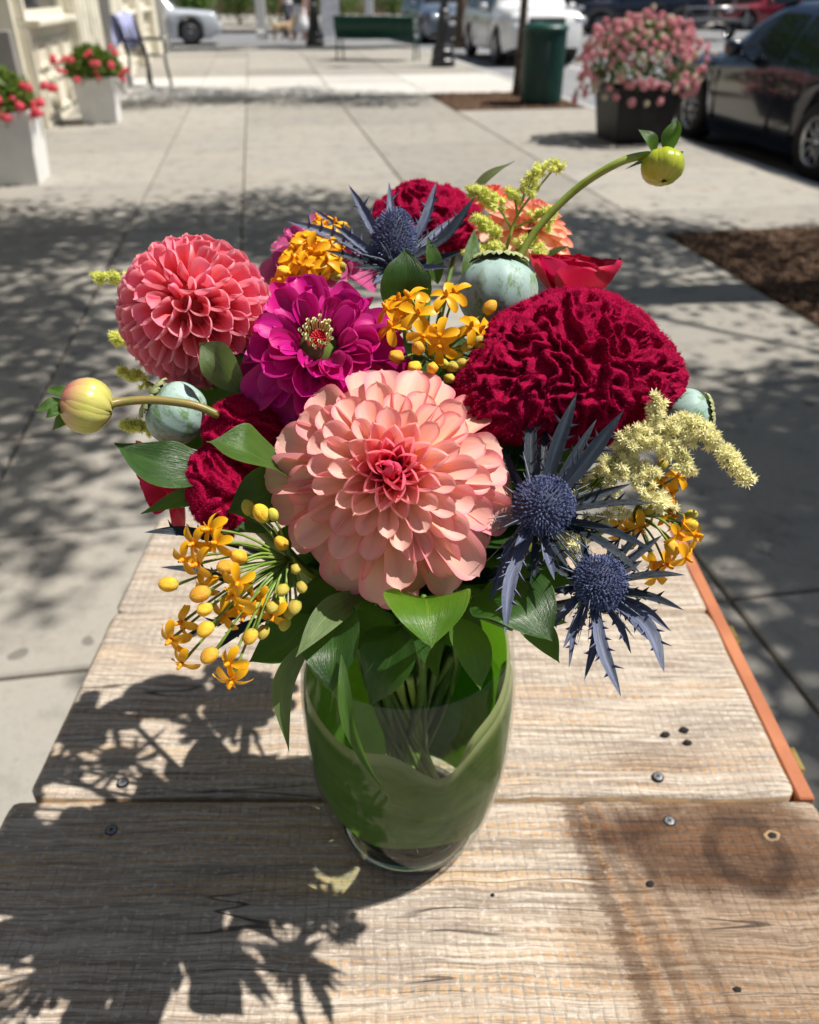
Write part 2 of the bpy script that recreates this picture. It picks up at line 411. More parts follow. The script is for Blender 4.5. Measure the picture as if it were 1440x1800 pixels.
def shade_tree(label, trunk_lat, trunk_lon, blobs, hmin, hmax, r_trunk, seed, leafsize=.085):
    root = thing('shade_tree', label, 'tree', SW(trunk_lat, trunk_lon), ANG, 'street trees shading the pavement')
    rs = np.random.RandomState(seed); pts = []; cl = []
    s = np.array(TO_SUN)
    for (la, lo, ra, rb, n, dens) in blobs:
        for _ in range(n):
            q, r_ = rs.uniform(0, 2 * pi), sqrt(rs.uniform())
            g = np.array(SW(la + ra * r_ * cos(q), lo + rb * r_ * sin(q)))
            h = rs.uniform(hmin, hmax); c = g + s * (h / s[2]); cl.append(c)
            m_ = int(dens * 1.5 * rs.uniform(.5, 1.4)); o = rs.normal(0, 1, (m_, 3)) * np.array([.22, .22, .10])
            pts.append(c + o)
    pts = np.concatenate(pts); vs, fs = leaf_cards(pts, leafsize, seed + 1)
    o = put('crown', nmesh('crown', vs, fs, m_treeleaf), root); o['kind'] = 'stuff'
    b = V(SW(trunk_lat, trunk_lon, -.02)); cen = V(np.mean(cl, 0)); fork = V((b.x, b.y, 0)); fork.z = hmin * .95
    MB().tube(curve([b, b.lerp(fork, .5) + V((.03, .02, 0)), fork], 10), [r_trunk * (1.35 - .5 * i / 9) if i else r_trunk * 1.7 for i in range(10)], 12).put('trunk', m_bark, root)
    for c in cl[::max(1, len(cl) // 14)]:
        c = V(c); mid = fork.lerp(c, .5) + V((0, 0, .25))
        MB().tube(curve([fork - V((0, 0, .08)), mid, c], 7), [lerp(r_trunk * .24, .006, (i / 6) ** .5) for i in range(7)], 6).put('branch', m_bark, root)
    return root
# ground spots (lateral, along, radii, clusters, leaves per cluster) that each crown shades
shade_tree('large leafy street tree overhanging the pavement from the close mulch bed', 3.75, 3.9,
    [(-2.6, 6.0, 1.1, 1.0, 46, 52), (-1.2, 5.6, .9, .9, 44, 52), (-.2, 6.2, .9, .9, 44, 54), (.6, 5.6, .9, .9, 50, 54),
     (-1.5, 3.9, .8, .9, 52, 52), (-2.4, 4.3, .8, .9, 26, 50), (-1.3, 2.75, .5, .35, 16, 46), (-1.9, 2.4, .5, .6, 14, 44), (-1.0, 2.25, .3, .2, 5, 40),
     (1.9, 5.0, .9, .9, 60, 52), (3.3, 4.4, .9, .9, 22, 44), (3.2, 2.7, .8, .8, 22, 44),
     (1.9, 2.35, .75, .45, 46, 50), (1.62, 1.55, .50, .6, 46, 52), (1.5, .6, .5, .7, 32, 48), (2.4, 1.6, .6, .9, 30, 46), (2.2, -1, .8, 1, 14, 40)],
    4.2, 6.0, .16, 11)
young = shade_tree('thin young tree with slim brown trunk in the mulch bed by the trash can', 3.85, 13.45,
    [(-1.4, 14.4, 1.1, 1.2, 44, 50), (.2, 14.2, 1.3, 1.3, 58, 50), (1.6, 13.6, .9, .9, 30, 46), (-2.0, 13.2, .6, .5, 12, 44)], 2.9, 4.4, .05, 12)
shade_tree('leafy street tree throwing a dark band of shade by the crossing', 5.6, 25.6,
    [(-2.0, 26.2, 2.0, .8, 46, 60), (1.4, 26.2, 2.2, .8, 54, 60), (3.3, 26.3, 1.4, .8, 30, 60)], 3.6, 5.0, .12, 13, .11)

# ------------------------------------------------------------------ white planters with geraniums
m_white = mat('white_resin', (.80, .80, .78), (.74, .74, .72), 6, .45, bump=.05)
m_gleaf = mat('geranium_leaf', (.07, .13, .02), (.14, .19, .03), 20, .5, .4, transl=.3, tcol=(.2, .32, .04))
m_gred = mat('geranium_petal', (.86, .08, .14), (.92, .22, .28), 30, .5, .3, transl=.3)
m_grey_in = mat('planter_soil', (.03, .02, .015), (.05, .03, .02), 30, .9)
def star_flower_mesh(name, m, n=5, r=.02, droop=.2, seed=0):
    mb = MB(); rs = random.Random(seed)
    for i in range(n):
        a = 2 * pi * i / n + rs.uniform(-.1, .1); c, s = cos(a), sin(a); w = r * .42
        pts = [(0, 0, 0), (r * .5, w, r * .12), (r, w * .5, -r * droop), (r, -w * .5, -r * droop), (r * .5, -w, r * .12)]
        mb.add([(x * c - y * s, x * s + y * c, z) for x, y, z in pts], [(0, 4, 3), (0, 3, 2), (0, 2, 1)])
    return mb.mesh(name, m, True)
def geranium_head_mesh(seed):
    mb = MB(); rs = random.Random(seed)
    src = star_flower_mesh('tmp', m_gred, 5, .018)
    vs = [v.co.copy() for v in src.vertices]; fs = [tuple(p.vertices) for p in src.polygons]
    for i in range(26):
        z = 1 - 1.5 * (i + .5) / 26; a = i * 2.4; r_ = sqrt(max(0, 1 - z * z)); d = V((r_ * cos(a), r_ * sin(a), z))
        mb.add(vs, fs, frame(d * .034 * rs.uniform(.7, 1.25), d, V((0, 1, .3))))
    return mb.mesh('flower_head', m_gred)
gmesh = [geranium_head_mesh(i) for i in range(3)]
def white_planter(label, la, lo, w, h, seed, heads, spread):
    root = thing('white_planter', label, 'planter', SW(la, lo), ANG, 'white planters along the storefront')
    M0 = SWM @ T(la, lo, 0); a = w / 2; mb = MB(); t = .03; b = a * .86
    prof = [(b, 0), (a, h), (a - t, h), (a - t, h - .07)]
    vs = []
    for (q, z) in prof: vs += [(-q, -q, z), (q, -q, z), (q, q, z), (-q, q, z)]
    fs = [(r * 4 + i, r * 4 + (i + 1) % 4, r * 4 + 4 + (i + 1) % 4, r * 4 + 4 + i) for r in range(3) for i in range(4)] + [(3, 2, 1, 0)]
    mb.add(vs, fs); mb.put('pot', m_white, root, M0, smooth=False)
    MB().box(-a - .008, a + .008, -a - .008, -a + .001, h - .05, h + .004).box(-a - .008, a + .008, a - .001, a + .008, h - .05, h + .004).box(-a - .008, -a + .001, -a + .0015, a - .0015, h - .05, h + .003).box(a - .001, a + .008, -a + .0015, a - .0015, h - .05, h + .003).put('rim', m_white, root, M0, smooth=False)
    MB().box(-a + t, a - t, -a + t, a - t, h - .12, h - .05).put('soil', m_grey_in, root, M0, smooth=False)
    rs = np.random.RandomState(seed); n = 1500
    d = rs.normal(0, 1, (n, 3)); d[:, 2] = np.abs(d[:, 2]); d /= np.linalg.norm(d, axis=1)[:, None]
    p = d * rs.uniform(.5, 1, (n, 1)) * np.array([a * spread, a * spread, .33]) + np.array([0, 0, h + .0])
    vs, fs = leaf_cards(p, .085, seed, .8)
    o = put('leaves', nmesh('leaves', vs, fs, m_gleaf), root, M0); o['kind'] = 'stuff'
    heads = [(x + rr.uniform(-.05, .05) * q, y + rr.uniform(-.05, .05) * q, z + rr.uniform(-.05, .07) * q) for x, y, z in heads for q in (0, 1)]
    for (x, y, z) in heads:
        put('flower_head', gmesh[rr.randrange(3)], root, M0 @ T(x * 1.2, y * 1.2, h + z + .05) @ RZ(x * 40) @ SC(rr.uniform(.55, 1.05)))
        MB().tube([(x * .5, y * .5, h - .04), (x * .8, y * .8, h + z * .6), (x, y, h + z - .02)], .004, 5).put('flower_stem', m_gleaf, root, M0)
    return root
white_planter('tall white square planter of red geraniums standing before the grey entrance', -2.10, 7.85, .52, .55, 21,
    [(.26, -.2, .12), (.28, -.24, .02), (.2, -.28, .0), (.3, -.1, .0), (.08, -.3, .05), (.05, -.28, -.02), (-.2, -.2, .03), (.3, .1, .1), (.1, -.27, -.08), (.29, -.2, -.06)], 1.15)
white_planter('white square planter of red geraniums beside the cream pilasters and chair', -1.93, 11.55, .46, .50, 22,
    [(.26, -.2, .2), (.22, -.26, .05), (.05, -.29, .1), (-.15, -.27, .14), (-.3, -.2, .12), (-.22, -.3, .02), (-.12, -.3, -.06), (.3, .0, .0), (.3, -.18, -.08), (.02, -.2, .2), (.31, -.2, .02), (-.34, -.1, .15), (.08, -.3, -.05)], 1.5)

# ------------------------------------------------------------------ pink flower planter
m_blk = mat('black_planter', (.010, .010, .012), (.02, .02, .023), 6, .5, .3)
m_pink = mat('pink_bloom', (.82, .33, .40), (.90, .56, .58), 25, .5, .3, transl=.3)
m_cream_f = mat('cream_bloom', (.82, .68, .56), (.74, .70, .52), 25, .5, .3, transl=.3)
m_bushleaf = mat('bush_leaf', (.035, .075, .018), (.08, .13, .03), 20, .5, .4, transl=.3, tcol=(.12, .22, .03))
root = thing('flower_planter', 'black planter overflowing with a big mound of pink and cream blossoms', 'planter', SW(4.0, 9.05), ANG)
M0 = SWM @ T(3.93, 9.15, 0)
MB().lathe([(.30, 0), (.32, .03), (.375, .46), (.385, .47), (.385, .52), (.35, .52), (.34, .44), (0.001, .44)], 4, RZ(pi / 4) @ SC(1.28, 1.28, 1), capb=True).put('pot', m_blk, root, M0, smooth=False)
rs = np.random.RandomState(8); n = 1900
d = rs.normal(0, 1, (n, 3)); d /= np.linalg.norm(d, axis=1)[:, None]; d[:, 2] = np.where(d[:, 2] < -.45, -d[:, 2], d[:, 2])
p = d * rs.uniform(.55, .97, (n, 1)) * np.array([.6, .55, .44]) + np.array([0, 0, .70])
vs, fs = leaf_cards(p, .06, 9, .9)
o = put('leaves', nmesh('leaves', vs, fs, m_bushleaf), root, M0); o['kind'] = 'stuff'
bl = [star_flower_mesh('bloom', m_pink, 6, .03, .35, 1), star_flower_mesh('bloom', m_cream_f, 6, .027, .35, 2)]
def cluster(me, seed):
    rs_ = random.Random(seed); mb = MB(); vv = [v.co.copy() for v in me.vertices]; ff = [tuple(q.vertices) for q in me.polygons]
    for i in range(7):
        dd = V((rs_.uniform(-1, 1), rs_.uniform(-1, 1), rs_.uniform(.2, 1))).normalized()
        mb.add(vv, ff, frame(dd * .028, dd) @ SC(.9))
    return mb.mesh('blossom', me.materials[0])
cm = [cluster(bl[0], 1), cluster(bl[0], 2), cluster(bl[1], 3)]
for i in range(298):
    z = 1 - 1.42 * (i + .5) / 298; a = i * 2.39996; q = sqrt(max(0, 1 - z * z)); dd = V((q * cos(a), q * sin(a), z))
    bump_ = 1 + .22 * noise.noise(dd * 2.3 + V((3, 1, 2))) + rr.uniform(-.10, .06)
    pos = V((dd.x * .62, dd.y * .57, dd.z * .44 - (.16 * rr.random() if dd.z < .1 else 0))) * bump_ + V((0, 0, .72))
    put('blossom', cm[2] if (rr.random() < .28 + .35 * max(0, -dd.z)) else cm[rr.randrange(2)], root, M0 @ frame(pos, dd) @ RZ(rr.uniform(0, 6)) @ SC(rr.uniform(.8, 1.35)))

# ------------------------------------------------------------------ trash can
m_gmetal = mat('green_enamel', (.006, .045, .034), (.009, .062, .047), 6, .42, .4)
root = thing('trash_can', 'dark green ribbed metal trash can standing in the mulch bed', 'trash can', SW(3.93, 12.45), ANG)
M0 = SWM @ T(3.93, 12.5, 0) @ SC(1.08, 1.08, 1.05)
MB().lathe([(.24, .03), (.25, .05), (.25, .84), (.24, .85)], 32, capb=True, capt=True).put('liner', m_dark, root, M0)
mb = None
for i in range(28):
    a = 2 * pi * i / 28
    MB().box(.262, .272, -.019, .019, .04, .86, RZ(a), b=.003).put('slat', m_gmetal, root, M0, smooth=False)
for z in (.06, .45, .83):
    MB().lathe([(.256, z), (.261, z), (.261, z + .035), (.256, z + .035)], 32).put('hoop', m_gmetal, root, M0)
MB().lathe([(.285, .86), (.295, .875), (.29, .90), (.23, .935), (.15, .95), (.145, .94), (.2, .92), (.27, .87)], 32).put('lid_ring', m_gmetal, root, M0)
MB().lathe([(.22, -.01), (.22, .03), (.12, .05)], 24, capb=True).put('foot', m_gmetal, root, M0)

# ------------------------------------------------------------------ lamp posts
m_iron = mat('black_iron', (.014, .015, .018), (.022, .023, .026), 8, .4, .5)
m_globe = mat('frosted_globe', (.75, .75, .72), None, rough=.3)
def lamp_post(label, la, lo, s=1.0):
    root = thing('lamp_post', label, 'lamp post', SW(la, lo), ANG, 'black iron lamp posts')
    M0 = SWM @ T(la, lo, 0) @ SC(s)
    MB().lathe([(.26, 0), (.26, .12), (.235, .15), (.23, .30), (.205, .33), (.2, .36), (.17, .42), (.135, .6), (.11, .85), (.10, .95), (.115, .97), (.115, 1.0), (.085, 1.04)], 12, capb=True).put('base', m_iron, root, M0, smooth=False)
    for i in range(12):
        a = 2 * pi * i / 12
        MB().tube([(.155 * cos(a), .155 * sin(a), .44), (.123 * cos(a), .123 * sin(a), .7), (.098 * cos(a), .098 * sin(a), .94)], .012, 5).put('flute', m_iron, root, M0)
    MB().lathe([(.082, 1.03), (.07, 2.0), (.055, 3.4), (.09, 3.45), (.09, 3.5), (.05, 3.55)], 12, capt=True).put('shaft', m_iron, root, M0)
    MB().lathe([(.08, 3.56), (.17, 3.7), (.2, 3.85), (.15, 4.05), (.02, 4.15)], 16).put('globe', m_globe, root, M0)
lamp_post('black iron lamp post with fluted flared base beside the parked white SUV', 3.86, 19.25)
lamp_post('slim black iron lamp post by the crossing behind the strolling people', 1.7, 27.2, 1.0)

# ------------------------------------------------------------------ bench
root = thing('park_bench', 'dark green slatted metal park bench seen from behind on the pavement', 'bench', SW(2.55, 21), ANG)
M0 = SWM @ T(2.75, 21.3, 0) @ RZ(radians(-22))
for s in (-1, 1):
    mb = MB()
    for yy in (-.26, .28): mb.tube([(s * .9, yy, 0), (s * .9, yy * .8, .25), (s * .9, yy * .7, .44)], .02, 8)
    mb.put('leg', m_gmetal, root, M0)
    MB().tube(curve([(s * .9, -.2, .42), (s * .9, -.32, .66), (s * .9, -.36, .86)], 8), .02, 8).put('back_post', m_gmetal, root, M0)
    MB().tube(curve([(s * .9, .26, .42), (s * .9, .3, .62), (s * .9, .1, .68), (s * .9, -.3, .66)], 12), .018, 8).put('armrest', m_gmetal, root, M0)
for i in range(9):
    y = -.2 + i * .055
    MB().box(-.9, .9, y, y + .05, .425, .45, b=.003).put('seat_slat', m_gmetal, root, M0, smooth=False)
for i in range(30):
    x = -.87 + i * .06
    MB().tube([(x, -.22, .47), (x, -.31, .66), (x, -.355, .84)], .033, 6).put('back_slat', m_gmetal, root, M0)
MB().tube([(-.9, -.36, .86), (.9, -.36, .86)], .022, 8).put('top_rail', m_gmetal, root, M0)
MB().tube([(-.9, -.22, .46), (.9, -.22, .46)], .018, 8).put('lower_rail', m_gmetal, root, M0)

# ------------------------------------------------------------------ chair with lavender cloth
m_lav = mat('lavender_cloth', (.46, .48, .86), (.62, .63, .92), 9, .8, .2, bump=.4, bscale=30, bdist=.01)
root = thing('cafe_chair', 'black metal cafe chair standing close to the cream shop wall', 'chair', SW(-1.8, 15.6), ANG)
M0 = SWM @ T(-1.78, 15.9, 0) @ RZ(radians(-125))
for sx in (-1, 1):
    MB().tube(curve([(sx * .24, .24, 0), (sx * .22, .21, .25), (sx * .21, .2, .45)], 6), .024, 7).put('leg', m_iron, root, M0)
    MB().tube(curve([(sx * .24, -.26, 0), (sx * .22, -.2, .3), (sx * .21, -.2, .46), (sx * .21, -.27, .75), (sx * .2, -.33, .98)], 12), .024, 7).put('leg', m_iron, root, M0)
    MB().tube(curve([(sx * .21, -.25, .68), (sx * .26, -.05, .68), (sx * .26, .18, .66), (sx * .23, .2, .46)], 12), .022, 7).put('armrest', m_iron, root, M0)
MB().tube(curve([(-.2, -.33, .98), (0, -.35, 1.04), (.2, -.33, .98)], 9), .024, 7).put('top_rail', m_iron, root, M0)
for i in range(8):
    y = -.19 + i * .052
    MB().box(-.21, .21, y, y + .035, .455, .463).put('seat_slat', m_iron, root, M0, smooth=False)
for i in range(7):
    x = -.16 + i * .053
    MB().tube([(x, -.2, .47), (x, -.27, .75), (x, -.335, 1.0)], .014, 5).put('back_bar', m_iron, root, M0)
mb = MB(); nu, nv = 26, 18; vs = []; fs = []
for i in range(nu):
    t = i / (nu - 1)
    for j in range(nv):
        s = j / (nv - 1) * 2 - 1
        if t < .5: y, z = -.37 + .08 * (.5 - t) - .012, .62 + t * .88
        else: y, z = -.31 + .12 * (t - .5), 1.06 - (t - .5) * 1.0
        vs.append((s * (.23 + .05 * sin(t * 5 + 1)) + .04, y + .018 * sin(s * 11 + t * 4), z + .02 * sin(s * 6)))
fs = [(i * nv + j, i * nv + j + 1, (i + 1) * nv + j + 1, (i + 1) * nv + j) for i in range(nu - 1) for j in range(nv - 1)]
mb.add(vs, fs); o = mb.put('draped_shawl', m_lav, None, M0)
o['label'] = 'lavender blue shawl draped over the back of the black chair'; o['category'] = 'shawl'

# ------------------------------------------------------------------ cars
m_tyre = mat('tyre_rubber', (.012, .012, .013), None, rough=.7)
m_rim = mat('alloy_rim', (.55, .56, .58), None, rough=.25, metal=.9)
k = NT('car_glass'); k.bsdf((.012, .014, .016), .03, .7); m_cglass = k.m
k = NT('headlight_glass'); k.bsdf((.55, .57, .60), .08, .8, metal=.3); m_lampg = k.m
k = NT('tail_light'); k.bsdf((.45, .01, .02), .15, .6); m_tail = k.m
m_trim = mat('black_trim', (.02, .02, .022), None, rough=.5)
def wheel(parent, M0, x, y, r, w):
    s = 1 if y > 0 else -1
    Mw = M0 @ T(x, y, r) @ RX(-s * pi / 2)
    o = MB().lathe([(r * .62, -w / 2), (r * .9, -w / 2), (r * .985, -w * .36), (r, -w * .2), (r, w * .2), (r * .985, w * .36), (r * .9, w / 2), (r * .62, w / 2)], 32).put('wheel', m_tyre, parent, Mw)
    mb = MB(); mb.lathe([(r * .64, -w * .3), (r * .64, w * .42), (r * .58, w * .45), (r * .55, w * .3)], 28)
    for i in range(10):
        mb.box(r * .1, r * .6, -r * .035, r * .035, w * .24, w * .36, RZ(2 * pi * i / 10))
    mb.lathe([(r * .15, w * .2), (r * .15, w * .4), (0.001, w * .42)], 14)
    mb.put('rim', m_rim, o, Mw)
def car(name, label, M0, m_body, L=4.7, Wd=1.85, hood=1.0, belt=.95, roof=1.65, xw=(.95, 3.75), R=.36, ws=(1.35, 2.0), rear=(4.0, 4.45), trunk=None, clear=.22, suv=True):
    """x runs from the nose (0) to the tail (L), y across, z up"""
    root = thing(name, label, 'car', (M0 @ V((L / 2, 0, 0))), 0)
    trunk = trunk or belt + .1; hw = Wd / 2
    def ztop(x):
        if x < ws[0]: return lerp(hood - .12, hood, min(1, x / ws[0]) ** .6) - (.22 * (1 - x / .22) ** 2 if x < .22 else 0)
        if x < ws[1]: return lerp(hood, roof, sin((x - ws[0]) / (ws[1] - ws[0]) * pi / 2) ** .95)
        if x < rear[0]: return roof - .05 * ((x - ws[1]) / (rear[0] - ws[1])) ** 2
        if x < rear[1]: return lerp(roof - .05, trunk, ((x - rear[0]) / (rear[1] - rear[0])) ** 1.1)
        return trunk - .12 * ((x - rear[1]) / (L - rear[1] + .01)) ** 2
    def zbelt(x): return min(ztop(x) - .02, belt - .1 + .14 * x / L)
    def halfw(x):
        e = 1.0
        if x < .7: e = 1 - .17 * (1 - x / .7) ** 2
        if x > L - .6: e = 1 - .12 * ((x - L + .6) / .6) ** 2
        return hw * e
    def zlow(x):
        z = clear + (.1 * (1 - x / .4) if x < .4 else 0) + (.12 * (x - L + .4) / .4 if x > L - .4 else 0)
        for c in xw:
            q = abs(x - c)
            if q < R + .05: z = max(z, R + sqrt((R + .05) ** 2 - q * q))
        return z
    xs = sorted(set([0, .03, .08, .15, .22, L - .15, L - .06, L] + [L * i / 70 for i in range(71)] + [c + s * (R + .05) for c in xw for s in (-1, 1)]))
    vs = []; nr = 17
    def sect(x):
        w, zl, zb, zt = halfw(x), zlow(x), zbelt(x), ztop(x); cab = max(0, min(1, (zt - zb) / (roof - belt)))
        wt = w * lerp(.9, .68, cab)
        zl = min(zl, zb - .05)
        half = [(w * .93, zl), (w * .985, lerp(zl, zb, .3)), (w, lerp(zl, zb, .62)), (w * .985, lerp(zl, zb, .88)), (w * .955, zb), (lerp(w * .95, wt, .5), lerp(zb, zt, .52)), (wt, zt - .045 * cab - .012), (wt * .8, zt), (0, zt + .02)]
        return half
    for x in xs:
        h = sect(x); vs += [(x, -a, b) for a, b in h] + [(x, a, b) for a, b in reversed(h[:-1])]
    m = len(xs)
    fs = [(i * nr + j, (i + 1) * nr + j, (i + 1) * nr + j + 1, i * nr + j + 1) for i in range(m - 1) for j in range(nr - 1)]
    fs += [tuple(range(nr)), tuple((m - 1) * nr + j for j in range(nr - 1, -1, -1))]
    MB().add(vs, fs).put('body', m_body, root, M0)
    MB().box(.3, L - .3, -hw * .82, hw * .82, clear - .02, clear + .25).put('underbody', m_trim, root, M0, smooth=False)
    for c in xw:
        for s in (-1, 1): wheel(root, M0, c, s * (hw - .12), R, .22)
    def side_glass(x0, x1, s):
        mb = MB(); n = 14; vs = []
        for i in range(n + 1):
            x = lerp(x0, x1, i / n); h = sect(x)
            lo, mid, hi = V(h[4]), V(h[5]), V(h[6])
            a = lo.lerp(mid, .08); b = mid; c = mid.lerp(hi, .82)
            for q in (a, b, c): vs.append((x, s * (q.x + .006), q.y))
        fs = [(i * 3 + j, i * 3 + j + 1, i * 3 + j + 4, i * 3 + j + 3) for i in range(n) for j in range(2)]
        mb.add(vs, fs).put('side_window', m_cglass, root, M0)
    xm = (ws[1] + rear[0]) / 2
    for s in (-1, 1):
        side_glass(ws[0] + (ws[1] - ws[0]) * .45, xm - .04, s); side_glass(xm + .04, rear[0] + (.1 if suv else .2), s)
        MB().tube([(ws[1] - .2, s * hw * .95, belt + .02), (ws[1] - .22, s * (hw + .08), belt + .06)], .02, 6).box(ws[1] - .3, ws[1] - .16, s * (hw + .1) - .08, s * (hw + .1) + .08, belt + .03, belt + .17, b=.03).put('mirror', m_body, root, M0)
        for x in (xm - .25, xm + .75):
            MB().box(x, x + .16, s * (hw * .995) - .012, s * (hw * .995) + .012, belt - .17, belt - .14, b=.005).put('door_handle', m_trim, root, M0)
        for x in (ws[0] + .15, xm, rear[0] - .05):
            MB().box(x - .004, x + .004, s * hw * .992 - .01, s * hw * .992 + .01, clear + .12, belt - .12).put('door_seam', m_trim, root, M0)
        MB().box(.02, .34, s * hw * .74 - .19, s * hw * .74 + .1, hood - .34, hood - .19, b=.04).put('headlight', m_lampg, root, M0)
        MB().box(L - .16, L + .01, s * hw * .7 - .2, s * hw * .7 + .16, trunk - .3, trunk - .14, b=.03).put('tail_light', m_tail, root, M0)
    def cross_glass(x0, x1, name):
        vs = []; n = 8; mm = 10
        for i in range(n + 1):
            x = lerp(x0, x1, i / n); h = sect(x); w = h[6][0] * .93
            for j in range(mm + 1):
                y = lerp(-w, w, j / mm); zz = ztop(x) + .02 * (1 - abs(y) / (h[7][0])) if abs(y) < h[7][0] else ztop(x) - .03 * (abs(y) - h[7][0]) / (h[6][0] - h[7][0])
                vs.append((x, y, zz + .012))
        fs = [(i * (mm + 1) + j, i * (mm + 1) + j + 1, (i + 1) * (mm + 1) + j + 1, (i + 1) * (mm + 1) + j) for i in range(n) for j in range(mm)]
        MB().add(vs, fs).put(name, m_cglass, root, M0)
    cross_glass(ws[0] + .08, ws[1] - .05, 'windshield'); cross_glass(rear[0] + .08, rear[1] - .08, 'rear_window')
    MB().box(-.015, .06, -hw * .42, hw * .42, hood - .36, hood - .2, b=.02).put('grille', m_trim, root, M0, smooth=False)
    MB().box(.0, .08, -hw * .5, hw * .5, clear + .12, clear + .26, b=.02).put('air_intake', m_trim, root, M0, smooth=False)
    MB().box(-.03, .01, -.26, .26, clear + .3, clear + .41, b=.01).put('plate', m_white, root, M0, smooth=False)
    if suv:
        for s in (-1, 1): MB().tube(curve([(ws[1] + .1, s * hw * .6, roof + .01), (ws[1] + .3, s * hw * .62, roof + .06), (rear[0] - .3, s * hw * .62, roof + .03), (rear[0] - .1, s * hw * .6, roof - .03)], 14), .018, 6).put('roof_rail', m_rim, root, M0)
    return root
k = NT('white_car_paint'); k.bsdf((.74, .75, .76), .22, .5, coat=.8); m_wcar = k.m
k = NT('silver_white_paint'); k.bsdf((.62, .65, .70), .22, .5, metal=.15, coat=.8); m_scar = k.m
k = NT('black_car_paint'); k.bsdf((.007, .011, .022), .18, .5, coat=1.0); m_bcar = k.m
k = NT('red_car_paint'); k.bsdf((.26, .02, .035), .2, .5, coat=1.0); m_rcar = k.m
# nose towards the viewer: x axis of the car -> +along the street
car('parked_suv', 'white SUV parked nose first at the kerb behind the trash can', SWM @ T(6.45, 20.4, -.12) @ RZ(pi / 2), m_wcar, hood=1.17, belt=1.05, roof=1.78, Wd=1.95, R=.38, clear=.27, ws=(1.3, 1.9))
car('parked_sedan', 'black sedan with blue sky reflections parked beside the flower planter', SWM @ T(5.78, 10.75, -.12) @ RZ(-pi / 2), m_bcar, L=4.75, Wd=1.86, hood=.92, belt=.90, roof=1.40, xw=(.95, 3.45), R=.34, ws=(1.35, 2.15), rear=(3.1, 4.0), trunk=1.0, clear=.17, suv=False)
car('crossing_car', 'silvery white hatchback on the cross street beyond the storefront', SWM @ T(-1.05, 31.2, -.12) @ RZ(pi), m_scar, L=4.5, hood=.98, belt=.95, roof=1.55, xw=(.9, 3.5), clear=.2, suv=False)
car('red_car', 'red car parked far up the street above the pink blossoms', T(TP(1262, 52, -.12)) @ RZ(-.1), m_rcar, hood=.98, roof=1.45, suv=False)
car('grey_car', 'blue grey car parked behind the black lamp post and white SUV', SWM @ T(6.3, 29.5, -.12) @ RZ(pi / 2 + .05), mat('grey_blue_paint', (.10, .14, .2), None, rough=.2, coat=1), suv=False, roof=1.5)
car('navy_van', 'dark navy van standing across the road behind the traffic cone', T(TP(1000, 60, -.12)) @ RZ(.05), mat('navy_paint', (.012, .016, .03), None, rough=.25, coat=1), hood=1.15, belt=1.15, roof=1.95, L=5.2, xw=(.95, 4.1), rear=(4.7, 5.0), suv=False)
# flat trailer rail in front of the red car
root = thing('utility_trailer', 'low grey utility trailer standing before the far red car', 'trailer', TP(1235, 70, -.12), ANG)
M0 = T(TP(1235, 70, -.12)) @ RZ(ANG)
MB().box(-1.1, 1.1, -.7, .7, .55, .63, b=.01).put('deck', m_rim, root, M0, smooth=False)
MB().tube([(-1.1, -.7, .64), (-1.1, -.7, .98), (1.1, -.7, .98), (1.1, -.7, .64)], .03, 6).put('rail', m_rim, root, M0)
for s in (-1, 1): wheel(root, M0 @ RZ(pi / 2), 0, s * .95, .3, .18)
MB().tube([(0, -.7, .5), (0, -1.6, .45)], .035, 6).put('tow_bar', m_trim, root, M0)

# traffic cone
m_cone = mat('cone_orange', (.85, .07, .02), None, rough=.45)
root = thing('traffic_cone', 'bright orange traffic cone on the road beyond the pink blossoms', 'cone', TP(1157, 48, -.12))
M0 = T(TP(1157, 48, -.12)) @ SC(1.25)
MB().lathe([(.17, .04), (.15, .06), (.05, .78), (.03, .8)], 20, capt=True).put('cone_body', m_cone, root, M0)
MB().box(-.22, .22, -.22, .22, 0, .04, b=.01).put('cone_base', m_cone, root, M0, smooth=False)

# ------------------------------------------------------------------ far side: shopfronts, posts, shrubs
def shop(label, la0, la1, lo, mwall, mdark, h=5, bars=10, rot=0):
    root = thing('far_shopfront', label, 'building', SW((la0 + la1) / 2, lo), ANG)
    MB().box(la0, la1, lo + .3, lo + 6, 0, h).put('wall', mwall, root, SWM, smooth=False)
    w = (la1 - la0) / bars
    for i in range(bars):
        a = la0 + i * w
        MB().box(a + .12, a + w - .12, lo + .2, lo + .299, .5, 2.9).put('window', m_sglass, root, SWM, smooth=False)
        MB().box(a - .1, a + .1, lo + .08, lo + .299, 0, 3.3, b=.02).put('pier', mdark, root, SWM, smooth=False)
    MB().box(la0, la1, lo - .1, lo + .299, 3.31, 3.8, b=.03).put('fascia', mdark, root, SWM, smooth=False)
m_gwall = mat('grey_stucco', (.13, .125, .13), (.09, .09, .095), 2, .8)
m_gpier = mat('grey_pier', (.22, .21, .21), (.14, .14, .15), 3, .7)
shop('dark shopfronts with grey piers across the wide street', 8.0, 34, 44, m_gwall, m_gpier, 6, 22)
shop('red brick building behind the silvery white car', -30, -6.2, 42, m_brick, m_gpier, 6, 9)
# side row across the road
root = thing('side_shopfront', 'long shaded shopfront row along the far kerb', 'building', SW(19, 0), ANG)
MB().box(19, 25, -20, 27, 0, 5.5).put('wall', m_gwall, root, SWM, smooth=False)
for i in range(18):
    MB().box(18.9, 18.999, -19 + i * 2.5, -17 + i * 2.5, .6, 2.9).put('window', m_sglass, root, SWM, smooth=False)
